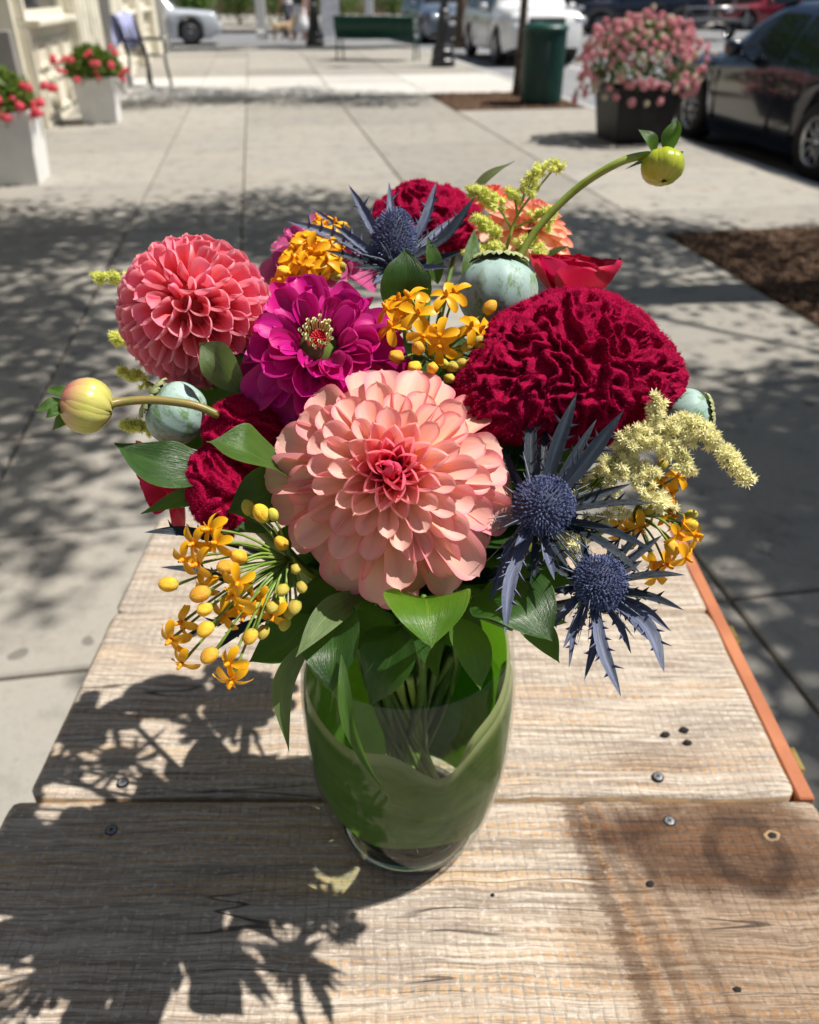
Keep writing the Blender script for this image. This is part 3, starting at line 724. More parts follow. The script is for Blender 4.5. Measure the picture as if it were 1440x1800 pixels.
# white posts
m_wpost = mat('white_post_paint', (.78, .78, .76), None, rough=.5)
for (px, py, w, lab) in ((462, 70, .30, 'wide white post beside the nose of the silvery car'), (650, 60, .26, 'white post rising behind the green park bench')):
    q = TP(px, py, .02); o = MB().box(-w / 2, w / 2, -w / 2, w / 2, 0, 2.6, b=.02).box(-w / 2 - .04, w / 2 + .04, -w / 2 - .04, w / 2 + .04, 0, .25, b=.02).put('white_post', m_wpost, None, T(q) @ RZ(ANG), smooth=False)
    o['label'] = lab; o['category'] = 'post'
# hedge clumps beyond the crossing
m_hedge = mat('hedge_leaf', (.05, .12, .02), (.10, .19, .03), 1.5, .5, .3, transl=.3, tcol=(.2, .35, .04))
for i, (la, lo, ra, h, lab) in enumerate(((-2.4, 40.5, 1.0, 2.0, 'green bush between the white post and the strolling people'), (1.2, 42, 1.3, 2.4, 'dark green bush behind the slim lamp post'),
        (3.6, 42, 1.6, 2.2, 'broad green bush behind the park bench'), (6.3, 43, 1.4, 2.6, 'green bush behind the lamp post with the flared base'), (-.6, 43, 1.2, 2.3, 'green bush behind the strolling people'))):
    root = thing('bush', lab, 'bush', SW(la, lo, .02), ANG, 'bushes beyond the crossing')
    rs = np.random.RandomState(50 + i); n = 1500; d = rs.normal(0, 1, (n, 3)); d /= np.linalg.norm(d, axis=1)[:, None]
    p = d * rs.uniform(.4, 1, (n, 1)) * np.array([ra, ra * .7, h / 2]) * (1 + .15 * rs.normal(0, 1, (n, 1))) + np.array([0, 0, h / 2 + .1]); p[:, 2] = np.maximum(p[:, 2], .04)
    vs, fs = leaf_cards(p, .16, i, .8); o = put('foliage', nmesh('foliage', vs, fs, m_hedge), root, SWM @ T(la, lo, .02)); o['kind'] = 'stuff'
    MB().tube([(0, 0, 0), (0, 0, h * .6)], .05, 6).put('stem', m_bark, root, SWM @ T(la, lo, .02))
# sign board
root = thing('sandwich_board', 'pale sandwich board sign standing by the slim lamp post', 'sign', TP(582, 68, .0))
M0 = T(TP(582, 66, -.0)) @ RZ(ANG)
for s in (-1, 1): MB().box(-.3, .3, -.015, .015, .05, 1.25, T(0, s * .22, 0) @ RX(s * .17), b=.005).put('panel', mat('board_grey', (.3, .32, .36), (.4, .42, .45), 5, .6), root, M0, smooth=False)
for s in (-1, 1):
    for t in (-1, 1): MB().box(t * .27 - .02, t * .27 + .02, -.02, .02, 0, .1, T(0, s * .22, 0)).put('leg', m_trim, root, M0, smooth=False)

# ------------------------------------------------------------------ strolling people and dog
m_skin = mat('skin', (.55, .30, .20), (.60, .34, .24), 20, .5, .3)
def person(label, px, py, lower, upper, mats, hair, ph=0.0, face=1.0, dress=False):
    q = TP(px, py, -.0); root = thing('person', label, 'person', q, 0, 'people strolling beyond the crossing')
    M0 = T(q) @ RZ(face); H = 1.66
    bm = bmesh.new(); me = bpy.data.meshes.new('body'); V_ = {}; E_ = []; R_ = []
    def j(n, p, r, par=None):
        V_[n] = len(R_); bm.verts.new(p); R_.append(r)
        if par: E_.append((V_[par], V_[n]))
    j('pel', (0, 0, .93), .12); j('wai', (0, 0, 1.08), .105, 'pel'); j('che', (0, .01, 1.27), .13, 'wai'); j('nb', (0, 0, 1.41), .06, 'che'); j('nk', (0, .005, 1.47), .05, 'nb')
    j('hd', (0, .015, 1.55), .085, 'nk'); j('tp', (0, .01, 1.64), .075, 'hd')
    for s, a in ((1, 'l'), (-1, 'r')):
        st = s * .24 * ph
        j(a + 'hp', (s * .09, 0, .88), .09, 'pel'); j(a + 'kn', (s * .1, st * .5 + .02, .48), .055, a + 'hp'); j(a + 'an', (s * .1, st - .02, .09), .038, a + 'kn'); j(a + 'ft', (s * .11, st + .14, .03), .032, a + 'an')
        j(a + 'sh', (s * .18, 0, 1.36), .055, 'nb'); j(a + 'el', (s * .24, -st * .3, 1.09), .04, a + 'sh'); j(a + 'wr', (s * .25, -st * .6 + .06, .85), .027, a + 'el'); j(a + 'pa', (s * .25, -st * .6 + .07, .78), .03, a + 'wr')
        for f in range(4):
            j(f'{a}f{f}', (s * .25 + (f - 1.5) * .004, -st * .6 + .04 + f * .02, .72 - .01 * (f in (1, 2))), .009, a + 'pa')
        j(a + 'th', (s * .235, -st * .6 + .12, .76), .010, a + 'pa')
    bm.verts.ensure_lookup_table()
    for e in E_: bm.edges.new((bm.verts[e[0]], bm.verts[e[1]]))
    bm.to_mesh(me); bm.free(); me.materials.append(m_skin)
    sk = me.skin_vertices.new() if hasattr(me.skin_vertices, 'new') and not me.skin_vertices else None
    o = bpy.data.objects.new('body', me); link(o, root, M0)
    md = o.modifiers.new('Skin', 'SKIN'); sv = me.skin_vertices[0].data
    for i, r in enumerate(R_): sv[i].radius = (r, r)
    sv[0].use_root = True; md.use_smooth_shade = True
    o.modifiers.new('Sub', 'SUBSURF').levels = 1; o.modifiers['Sub'].render_levels = 1
    # face
    f = MB(); f.lathe([(.012, 0), (.008, .02), (.002, .03)], 8, T(0, .095, 1.55) @ RX(-pi / 2)); f.put('nose', m_skin, o, M0)
    for s in (-1, 1):
        MB().lathe([(.002, -.01), (.010, -.004), (.010, .004), (.002, .01)], 8, T(s * .032, .088, 1.575) @ RX(-pi / 2)).put('eye', m_trim, o, M0)
    MB().box(-.022, .022, .086, .096, 1.515, 1.522).put('mouth', m_tail, o, M0)
    MB().lathe([(.06, 1.46), (.098, 1.5), (.108, 1.58), (.10, 1.65), (.06, 1.70), (.002, 1.715)], 16, T(0, -.022, 0)).put('hair', hair, root, M0)
    if upper:
        MB().lathe([(.155, .92), (.145, 1.05), (.165, 1.2), (.17, 1.32), (.12, 1.40), (.065, 1.43)], 18, SC(1.08, .82, 1)).put('top', mats[0], root, M0)
        for s in (-1, 1): MB().tube([(s * .16, 0, 1.38), (s * .21, 0, 1.24), (s * .235, 0, 1.14)], [.07, .062, .055], 10).put('sleeve', mats[0], root, M0)
    if lower == 'skirt': MB().lathe([(.16, .98), (.2, .85), (.26, .5), (.30, .28), (.29, .28), (.15, .96)], 22, SC(1, .8, 1), fn=lambda q, z: 1 + .05 * sin(q * 7) * (1 - z)).put('skirt', mats[1], root, M0)
    else:
        MB().lathe([(.165, .98), (.17, .88), (.14, .8), (.02, .78)], 16, SC(1, .85, 1)).put('waist', mats[1], root, M0)
        for s in (-1, 1):
            st = s * .24 * ph
            MB().tube([(s * .09, 0, .93), (s * .1, st * .5 + .02, .48), (s * .1, st - .02, .1)], [.105, .08, .065], 12).put('trouser_leg', mats[1], root, M0)
    return root
c_w = mat('white_cotton', (.78, .77, .80), (.7, .7, .74), 8, .8); c_n = mat('navy_cotton', (.02, .025, .05), (.035, .04, .07), 8, .8)
c_g = mat('green_cotton', (.03, .07, .055), None, rough=.8); c_p = mat('pink_print', (.65, .45, .48), (.8, .72, .7), 25, .8)
h_b = mat('brown_hair', (.05, .03, .02), None, rough=.6); h_l = mat('fair_hair', (.3, .2, .1), None, rough=.6)
person('person in a white shirt and dark trousers strolling with the dog', 510, 71, 'tr', True, (c_w, c_n), h_b, 1, 1.2)
person('person in a dark green top and long white skirt', 529, 73, 'skirt', True, (c_g, c_w), h_b, .5, 2.6)
person('person in loose pale pink printed clothes walking in company', 546, 70, 'tr', True, (c_p, c_p), h_l, .8, 2.2)
m_dog = mat('tan_fur', (.38, .25, .14), (.5, .38, .25), 20, .85)
q = TP(497, 74, 0); root = thing('dog', 'small tan dog standing beside the people beyond the crossing', 'dog', q); M0 = T(q) @ RZ(.4)
bm = bmesh.new(); Rr = []; pts = [((0, 0, .42), .10), ((.22, 0, .43), .12), ((-.2, 0, .42), .09), ((.34, 0, .52), .07), ((.42, 0, .62), .075), ((.52, 0, .60), .035), ((-.32, 0, .5), .025), ((-.42, 0, .6), .015)]
E_ = [(0, 1), (0, 2), (1, 3), (3, 4), (4, 5), (2, 6), (6, 7)]
for s in (-1, 1):
    n0 = len(pts); pts += [((.22, s * .07, .3), .045), ((.2, s * .07, .16), .028), ((.22, s * .07, .02), .026)]; E_ += [(1, n0), (n0, n0 + 1), (n0 + 1, n0 + 2)]
    n0 = len(pts); pts += [((-.16, s * .07, .3), .055), ((-.26, s * .07, .17), .028), ((-.22, s * .07, .02), .026)]; E_ += [(2, n0), (n0, n0 + 1), (n0 + 1, n0 + 2)]
    n0 = len(pts); pts += [((.40, s * .06, .70), .02)]; E_ += [(4, n0)]
vv = [bm.verts.new(p) for p, r in pts]
for a, b in E_: bm.edges.new((vv[a], vv[b]))
me = bpy.data.meshes.new('body'); bm.to_mesh(me); bm.free(); me.materials.append(m_dog)
o = bpy.data.objects.new('body', me); link(o, root, M0); o.modifiers.new('Skin', 'SKIN')
for i, (p, r) in enumerate(pts): me.skin_vertices[0].data[i].radius = (r, r)
me.skin_vertices[0].data[0].use_root = True
o.modifiers.new('Sub', 'SUBSURF').levels = 1
MB().lathe([(.02, 0), (.012, .015), (.001, .02)], 8, T(.55, 0, .60) @ RY(pi / 2)).put('nose', m_trim, root, M0)
# ================================================================== TABLE
TZ = .78
def plank_material(name, seed, stain=None, ring=None, orange=.5, streaks=(), knots=None):
    k = NT(name); p = k.obj(); x, y, z = k.sep(p)[:3]
    warp = k.math('SUBTRACT', k.noise(k.scale(p, (3, 5, 1), (seed, 0, 0)), 2.2, 3), .5)
    yw = k.math('ADD', y, k.math('MULTIPLY', warp, .020))
    xw = k.math('ADD', x, k.math('MULTIPLY', k.math('SUBTRACT', k.noise(k.scale(p, (1, 3, 1), (0, seed, 0)), 9, 2), .5), .006))
    cmb = k.n('CombineXYZ'); k.set(cmb.inputs[0], x); k.set(cmb.inputs[1], yw); k.set(cmb.inputs[2], float(seed)); gp = cmb.outputs[0]
    grain = k.noise(k.scale(gp, (4, 170, 1)), 1.6, 5, .65)
    fine = k.noise(k.scale(gp, (30, 620, 1)), 1.2, 3, .7)
    fib = k.noise(k.scale(gp, (14, 260, 1)), 1.5, 4, .7)
    blot = k.noise(k.scale(p, (6, 9, 1), (seed, 3, 0)), 1.4, 4, .6)
    speck = k.noise(p, 420, 3, .7)
    c = k.mix(k.step(grain, .36, .62), (.23, .175, .13), (.56, .475, .385))
    c = k.mix(k.math('MULTIPLY', k.step(k.noise(k.scale(gp, (2.5, 34, 1), (seed, 8, 2)), 1.5, 4, .65), .50, .66), .4), c, (.33, .27, .21))
    c = k.mix(k.math('MULTIPLY', k.step(fib, .46, .66), .5), c, (.66, .60, .52))
    c = k.mix(k.math('MULTIPLY', k.step(blot, .45, .66), .5), c, (.31, .26, .22))
    # saw marks across the board: fine dark lines and raised dashes left between them
    u = k.math('FRACT', k.math('DIVIDE', k.math('ADD', xw, k.math('MULTIPLY', y, .05)), .0088))
    v = k.math('FRACT', k.math('DIVIDE', k.math('ADD', yw, k.math('MULTIPLY', x, .02)), .0092))
    du = k.math('ABSOLUTE', k.math('SUBTRACT', u, .5)); dv = k.math('ABSOLUTE', k.math('SUBTRACT', v, .5))
    jit = k.math('MULTIPLY', k.math('SUBTRACT', k.noise(p, 150, 2), .5), .35)
    inu = k.step(k.math('ADD', du, jit), .42, .28); inv = k.step(k.math('ADD', dv, jit), .40, .24)
    patch = k.step(k.noise(k.scale(p, (1.0, 1.6, 1), (seed * 2, 6, 1)), 7, 3, .6), .28, .48)
    dash = k.math('MULTIPLY', k.math('MULTIPLY', inu, inv), patch)
    rowm = k.step(k.noise(k.scale(gp, (2.2, 38, 1), (5 + seed, 0, 0)), 1.3, 3, .6), .56 - orange * .12, .70 - orange * .12)
    om = k.math('MULTIPLY', dash, rowm)
    c = k.mix(k.math('MULTIPLY', om, .8), c, (.50, .325, .175))
    tan = k.math('MULTIPLY', k.step(k.noise(k.scale(gp, (3, 26, 1), (9, seed, 0)), 1.2, 3), .55, .7), .5)
    c = k.mix(tan, c, (.55, .38, .22))
    line = k.math('MULTIPLY', k.step(k.math('ADD', du, jit), .40, .5), k.math('MULTIPLY', patch, k.step(k.noise(k.scale(p, (14, 30, 1)), 2, 3), .46, .62)))
    c = k.mix(k.math('MULTIPLY', line, .6), c, (.24, .19, .15))
    wl = k.math('MULTIPLY', k.math('MULTIPLY', k.step(du, .38, .3), k.step(k.noise(k.scale(p, (60, 90, 1), (2, 2, 0)), 2.5, 4, .7), .52, .66)), .5)
    c = k.mix(wl, c, (.74, .69, .63))
    c = k.mix(k.math('MULTIPLY', k.step(fine, .51, .64), .6), c, (.16, .12, .10))
    c = k.mix(k.math('MULTIPLY', k.step(speck, .55, .7), .3), c, (.22, .19, .17))
    # long thin cracks along the grain
    cr = k.math('ABSOLUTE', k.math('SUBTRACT', k.noise(k.scale(gp, (1.2, 22, 1), (3, 7, seed)), 1.0, 2), .5))
    crm = k.math('MULTIPLY', k.step(cr, .004, .0012), k.step(k.noise(k.scale(p, (5, 7, 1), (1, 1, 4)), 1.5, 2), .5, .58))
    c = k.mix(k.math('MULTIPLY', crm, .8), c, (.05, .035, .03))
    def blobmask(cx, cy, rx, ry, soft, nz=.35):
        q = k.n('VectorMath', operation='LENGTH'); s = k.scale(p, (1 / rx, 1 / ry, 0), (-cx / rx, -cy / ry, 0)); k.set(q.inputs[0], s)
        dd = k.math('ADD', q.outputs['Value'], k.math('MULTIPLY', k.math('SUBTRACT', k.noise(k.scale(p, (1, 1, 1)), 22, 4, .65), .5), nz * 2))
        return dd, k.step(dd, 1.0, 1.0 - soft)
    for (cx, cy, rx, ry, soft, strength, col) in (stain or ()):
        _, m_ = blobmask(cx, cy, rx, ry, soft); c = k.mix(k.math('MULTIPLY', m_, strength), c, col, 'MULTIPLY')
    for (sx, w, slope, col, st, y0) in streaks:
        dx = k.math('ABSOLUTE', k.math('SUBTRACT', k.math('SUBTRACT', xw, sx), k.math('MULTIPLY', k.math('SUBTRACT', y, y0), slope)))
        dn = k.math('ADD', dx, k.math('MULTIPLY', k.math('SUBTRACT', k.noise(k.scale(p, (40, 90, 1)), 2, 5, .75), .5), w * 3.2))
        c = k.mix(k.math('MULTIPLY', k.step(dn, w, w * .2), st), c, col, 'MULTIPLY')
    for (cx, cy, r, w, st) in (ring or ()):
        dd, _ = blobmask(cx, cy, r * .95, r * 1.05, .1, .30); rg = k.step(k.math('ABSOLUTE', k.math('SUBTRACT', dd, 1.0)), w, w * .25)
        arc = k.step(k.noise(k.scale(p, (1, 1, 1), (4, 4, 4)), 14, 2), .36, .55)
        c = k.mix(k.math('MULTIPLY', k.math('MULTIPLY', rg, arc), st), c, (.36, .34, .36), 'MULTIPLY')
    for (cx, cy, r, st, col) in (knots or ()):
        dd, m_ = blobmask(cx, cy, r * 1.25, r * .8, .5, .35); c = k.mix(k.math('MULTIPLY', m_, st), c, col)
    h = k.math('ADD', k.math('MULTIPLY', grain, .5), k.math('ADD', k.math('MULTIPLY', fine, .35), k.math('ADD', k.math('MULTIPLY', dash, .24), k.math('MULTIPLY', crm, -1.2))))
    h = k.math('ADD', h, k.math('MULTIPLY', speck, .25))
    k.bsdf(c, .8, .25, normal=k.bump(h, .9, .0014)); return k.m
m_edge = mat('plank_end_grain', (.36, .24, .13), (.22, .16, .11), 60, .85, .2, bump=.4, bscale=200)
m_redwood = mat('red_side_board', (.50, .19, .09), (.38, .13, .06), 12, .6, .3, bump=.3, bscale=90)
m_brass = mat('brass', (.55, .40, .14), (.35, .25, .10), 90, .35, metal=.9)
m_steel = mat('dull_steel', (.30, .32, .34), (.14, .14, .15), 700, .5, metal=.3)
m_hole = mat('hole_dark', (.012, .009, .008), None, rough=.9)

table = thing('wooden_table', 'weathered grey plank table top with saw marks and a red side board', 'table', (0, .55, 0))
def loc_t(q): return (q.x, q.y)
def plank(x0, x1, y0, y1, z, mat_, seed, th=.036, dip=.003):
    rs = random.Random(seed); nx, ny = 150, 34; cx, cy = (x0 + x1) / 2, (y0 + y1) / 2
    vs = []; hw, hh = (x1 - x0) / 2, (y1 - y0) / 2
    def edge(i, j):
        x = lerp(x0, x1, i / nx); y = lerp(y0, y1, j / ny)
        wob = .0016 * noise.noise(V((x * 9, seed, j // (ny // 2 + 1)))) + .0008 * noise.noise(V((x * 50, seed + 4, 0)))
        if j == 0 or j == ny: y += wob * 1.6
        if i in (0, nx): x += .0022 * noise.noise(V((y * 22, seed + 9, i)))
        # rounded plan corners
        r = .014; ax, ay = abs(x - cx) - (hw - r), abs(y - cy) - (hh - r)
        if ax > 0 and ay > 0:
            l = sqrt(ax * ax + ay * ay)
            if l > r: x = cx + math.copysign(hw - r + ax / l * r, x - cx); y = cy + math.copysign(hh - r + ay / l * r, y - cy)
        e = min(x - x0, x1 - x, y - y0, y1 - y); dz = 0
        if e < .005: dz = -(dip if e == y1 - y or e == y - y0 else .003) * (1 - max(e, 0) / .005) ** 2
        dz += .0007 * noise.noise(V((x * 7, y * 40, seed))) + .0005 * noise.noise(V((x * 30, y * 160, seed)))
        return x, y, z + dz
    for j in range(ny + 1):
        for i in range(nx + 1): vs.append(edge(i, j))
    fs = [(j * (nx + 1) + i, j * (nx + 1) + i + 1, (j + 1) * (nx + 1) + i + 1, (j + 1) * (nx + 1) + i) for j in range(ny) for i in range(nx)]
    ring = [i for i in range(nx + 1)] + [(j + 1) * (nx + 1) + nx for j in range(ny)] + [ny * (nx + 1) + nx - 1 - i for i in range(nx)] + [(ny - 1 - j) * (nx + 1) for j in range(ny - 1)]
    nb = len(vs)
    for q in ring: vs.append((vs[q][0], vs[q][1], z - th * .5))
    for q in ring: vs.append((vs[q][0], vs[q][1], z - th))
    m = len(ring)
    fs2 = [(ring[(i + 1) % m], ring[i], nb + i, nb + (i + 1) % m) for i in range(m)] + [(nb + (i + 1) % m, nb + i, nb + m + i, nb + m + (i + 1) % m) for i in range(m)]
    mb = MB(); mb.v = vs; mb.uv = [(0, 0)] * len(vs); mb.f = fs + fs2 + [tuple(nb + m + i for i in range(m - 1, -1, -1))]; mb.mi = [0] * len(fs) + [1] * (len(fs2) + 1)
    o = mb.put('plank', [mat_, m_edge], table, Matrix.Identity(4)); return o
P = lambda x, y: TP(x, y)
def to_local(q): return (q.x, q.y)      # planks keep world x,y in their mesh, so object coordinates are metres on the table
a = P(1250, 1470); r_ = P(1312, 1497); s1 = P(1075, 1600); s2 = P(1125, 1600)
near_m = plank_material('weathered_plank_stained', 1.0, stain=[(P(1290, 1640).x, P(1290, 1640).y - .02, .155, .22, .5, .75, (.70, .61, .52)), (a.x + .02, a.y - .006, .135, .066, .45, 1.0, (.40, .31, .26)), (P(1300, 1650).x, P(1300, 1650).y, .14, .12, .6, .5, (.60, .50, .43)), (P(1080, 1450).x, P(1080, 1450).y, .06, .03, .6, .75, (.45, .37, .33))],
    ring=[(r_.x, r_.y, .030, .42, .75)], orange=.9, 
    streaks=[(s1.x, .0130, -.16, (.36, .29, .25), .8, s1.y), (P(1100, 1600).x, .006, -.2, (1.0, .72, .46), .55, s1.y), (s2.x, .0100, -.24, (.42, .34, .29), .6, s1.y), (P(1150, 1600).x, .006, -.27, (1.0, .74, .5), .45, s1.y), (P(1185, 1600).x, .007, -.3, (.5, .42, .36), .55, s1.y)])
mid_m = plank_material('weathered_plank_grey', 4.3, orange=.55, stain=[(P(1150, 1340).x, P(1150, 1340).y, .07, .025, .7, .5, (.6, .5, .42))])
far_m = plank_material('weathered_plank_pale', 4.3, orange=.4)
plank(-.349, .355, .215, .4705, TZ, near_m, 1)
plank(-.338, .343, .4745, .7291, TZ - .0015, mid_m, 2, dip=.0006)
plank(-.3385, .3435, .7297, .930, TZ - .0015, far_m, 3, dip=.0003)
# red side boards, battens and legs
for (x0, x1) in ((.3445, .360), (-.357, -.3415)):
    if x0 > 0: MB().box(x0, x1 - .0005, .4755, .93, TZ - .115, TZ - .004, b=.0015).put('side_board', m_redwood, table, smooth=False)
    else: MB().box(-.3365, -.322, .23, .92, TZ - .125, TZ - .038, b=.0015).put('side_board', m_redwood, table, smooth=False)
MB().box(.325, .3405, .23, .4754, TZ - .125, TZ - .038, b=.0015).put('side_board', m_redwood, table, smooth=False)
for y in (.26, .84): MB().box(-.32, .323, y, y + .045, TZ - .085, TZ - .0375, b=.002).put('batten', m_edge, table, smooth=False)
for x in (-.31, .27):
    for y in (.27, .85): MB().box(x, x + .045, y - .0455, y - .0005, -.012, TZ - .0375, b=.002).put('leg', m_redwood, table, smooth=False)
for (px, py) in ((1292, 1118), (1409, 1338)):
    q = TP(px, py, TZ - .012)
    MB().box(.3603, .3665, q.y - .014, q.y + .014, TZ - .035, TZ - .008, b=.001).put('hinge', m_brass, table, smooth=False)
# screws, nail holes
def screw(px, py, r=.0042):
    q = TP(px, py, TZ); M0 = T(q.x, q.y, TZ - .001)
    o = MB().lathe([(r * 1.25, .0002), (r * 1.25, .0016), (r * 1.02, .0019), (r * 1.0, .0012)], 20).put('screw_hole_rim', m_hole, table, M0)
    s = MB().lathe([(r, .0010), (r, .0019), (r * .8, .0023), (0.0001, .0024)], 20).put('screw_head', m_steel, table, M0)
    MB().box(-r * .55, r * .55, -r * .12, r * .12, .0023, .00262, RZ(.5)).box(-r * .12, r * .12, -r * .55, r * .55, .0023, .00258, RZ(.5)).put('screw_slot', m_hole, s, M0, smooth=False)
for q in ((216, 1376), (196, 1460), (1157, 1366), (1177, 1444)): screw(*q)
def hole(px, py, r, s=1.0, rim=False):
    q = TP(px, py, TZ); M0 = T(q.x, q.y, TZ - .0006) @ SC(1.3 * s, 1, 1)
    fn = lambda a_, z_: 1 + .10 * sin(a_ * 2 + px) + .07 * sin(a_ * 5 + py)
    if rim: MB().lathe([(r * 1.7, .0012), (r * 1.2, .0022), (r * .95, .0016)], 16, fn=fn).put('splinter_rim', m_edge, table, M0)
    MB().lathe([(r, .0006), (r * .9, .0017), (0.0001, .0016)], 16, fn=fn).put('nail_hole', m_hole, table, M0)
for q in ((1170, 1291, .0032), (1203, 1283, .0033), (1209, 1305, .003), (1143, 1554, .0026), (1296, 1740, .0022), (866, 1574, .0014)): hole(*q)
hole(1357, 1470, .0032, 1, True)

# ================================================================== VASE
VX, VY = -.001, .4500
VM = T(VX, VY, TZ + .0014)
VP = [(.047, .0), (.052, .004), (.0565, .012), (.0610, .025), (.0655, .043), (.0692, .065), (.0722, .09), (.0738, .12), (.0742, .15), (.0732, .175), (.0712, .195), (.0698, .209)]
VP = [(q_ * (1.06 + .02 * min(1, z_ / .1)), z_) for q_, z_ in VP]
def vr(z):
    for (r0, z0), (r1, z1) in zip(VP, VP[1:]):
        if z <= z1: return lerp(r0, r1, (z - z0) / (z1 - z0))
    return VP[-1][0]
def schlick(k, f0):
    g = k.n('NewGeometry'); dt = k.n('VectorMath', operation='DOT_PRODUCT'); k.set(dt.inputs[0], g.outputs['Normal']); k.set(dt.inputs[1], g.outputs['Incoming'])
    c_ = k.math('SUBTRACT', 1.0, k.math('ABSOLUTE', dt.outputs['Value'])); return k.math('MULTIPLY_ADD', k.math('POWER', c_, 6.5), .8 - f0, f0)
k = NT('clear_glass')
fr = schlick(k, .040)
tr = k.n('BsdfTransparent'); tr.inputs[0].default_value = (.965, .98, .97, 1)
gl = k.n('BsdfGlossy'); gl.inputs['Roughness'].default_value = .015
mx = k.n('MixShader'); k.set(mx.inputs[0], fr); k.set(mx.inputs[1], tr); k.set(mx.inputs[2], gl); k.t.links.new(mx.outputs[0], k.out.inputs[0]); m_glass = k.m
k = NT('inner_glass'); tr = k.n('BsdfTransparent'); tr.inputs[0].default_value = (.97, .985, .975, 1); gl = k.n('BsdfGlossy'); gl.inputs['Roughness'].default_value = .02
mx = k.n('MixShader'); k.set(mx.inputs[0], k.math('MULTIPLY', schlick(k, .01), .35)); k.set(mx.inputs[1], tr); k.set(mx.inputs[2], gl); k.t.links.new(mx.outputs[0], k.out.inputs[0]); m_glass2 = k.m
k = NT('base_glass'); p_ = k.n('BsdfPrincipled'); p_.inputs['Transmission Weight'].default_value = 1; p_.inputs['Roughness'].default_value = .01; p_.inputs['IOR'].default_value = 1.5; p_.inputs['Base Color'].default_value = (.82, .93, .97, 1)
k.t.links.new(p_.outputs[0], k.out.inputs[0]); m_bglass = k.m
k = NT('vase_water'); fr = k.math('MULTIPLY', schlick(k, .004), .3)
tr = k.n('BsdfTransparent'); tr.inputs[0].default_value = (.88, .94, .86, 1); gl = k.n('BsdfGlossy'); gl.inputs['Roughness'].default_value = .01
mx = k.n('MixShader'); k.set(mx.inputs[0], fr); k.set(mx.inputs[1], tr); k.set(mx.inputs[2], gl); k.t.links.new(mx.outputs[0], k.out.inputs[0]); m_water = k.m
vase = thing('glass_vase', 'clear rounded glass vase holding the bouquet on the plank table', 'vase', (VX, VY, TZ + .0014))
prof = [(0.0005, .0)] + [(r, z) for r, z in VP] + [(.0668, .2106), (.0655, .2095)] + [(r - .0024, z) for r, z in reversed(VP[1:])]
# smooth the profile
def smooth_prof(pr, n):
    c = curve([V((r, z, 0)) for r, z in pr], n); return [(max(.0005, q.x), q.y) for q in c]
outer = smooth_prof(VP, 44); inner = smooth_prof([(r - .0011, z) for r, z in VP[1:]], 40)
MB().lathe([(.0005, .0)] + outer + [(VP[-1][0] - .0004, .2101), (VP[-1][0] - .0009, .2098)], 96).put('glass_wall', m_glass, vase, VM)
MB().lathe([(VP[-1][0] - .0009, .2097)] + inner[::-1], 96).put('inner_wall', m_glass2, vase, VM)
MB().lathe([(.0005, .0012), (.046, .0012), (.0525, .0045), (.056, .009), (.046, .0125), (.02, .0145), (.0005, .015)], 64).put('thick_base', m_bglass, vase, VM)
wz = .150
o = MB().lathe([(r - .0042, z) for r, z in smooth_prof([(r, z) for r, z in VP[2:] if z < wz] + [(vr(wz), wz)], 26)] + [(vr(wz) - .009, wz - .0012), (.0005, wz - .0014)], 64).put('water', m_water, None, VM)
o['label'] = 'clear water filling the glass vase above the stems'; o['category'] = 'water'

# broad green leaf rolled round the inside of the vase
k = NT('wrap_leaf'); uvx, uvy, _ = k.sep(k.uv())[:3]
vein = k.noise(k.scale(k.uv(), (1.2, 60, 1)), 1.4, 4, .6)
big = k.noise(k.scale(k.uv(), (3, 3, 1)), 2, 3)
c = k.mix(k.step(vein, .3, .7), (.045, .105, .015), (.10, .185, .035)); c = k.mix(k.math('MULTIPLY', k.step(big, .45, .7), .6), c, (.17, .25, .07))
st = k.noise(k.scale(k.uv(), (.8, 16, 1)), 1.6, 3, .6); c = k.mix(k.math('MULTIPLY', k.step(st, .50, .70), .6), c, (.16, .27, .05)); c = k.mix(k.math('MULTIPLY', k.step(k.noise(k.scale(k.uv(), (5, 3, 1)), 1.7, 4, .7), .55, .7), .5), c, (.03, .08, .01))
edge_ = k.step(uvy, .90, .985); c = k.mix(k.math('MULTIPLY', edge_, .85), c, (.46, .48, .22))
k.bsdf(c, .42, .2, normal=k.bump(vein, .35, .0008), transl=.40, tcol=(.16, .40, .015)); m_wrap = k.m
def ztop_leaf(a):            # a: angle from the side facing the viewer, positive to the right
    a = max(-2.6, min(2.6, a)); t = a / 1.4
    base = .158 + .012 * t * t
    dip = -.024 * exp(-((a - .32) / .26) ** 2) + .010 * exp(-((a + .22) / .28) ** 2) + .016 * max(0, t) ** 1.5
    return base + dip + .003 * sin(a * 5)
def zbot_leaf(a):
    if abs(a) > 1.9: return .016
    return .057 + .004 * sin(a * 3 + 1) + .030 * max(0, min(1, -a - .35)) - .012 * exp(-((a - 1.0) / .5) ** 2)
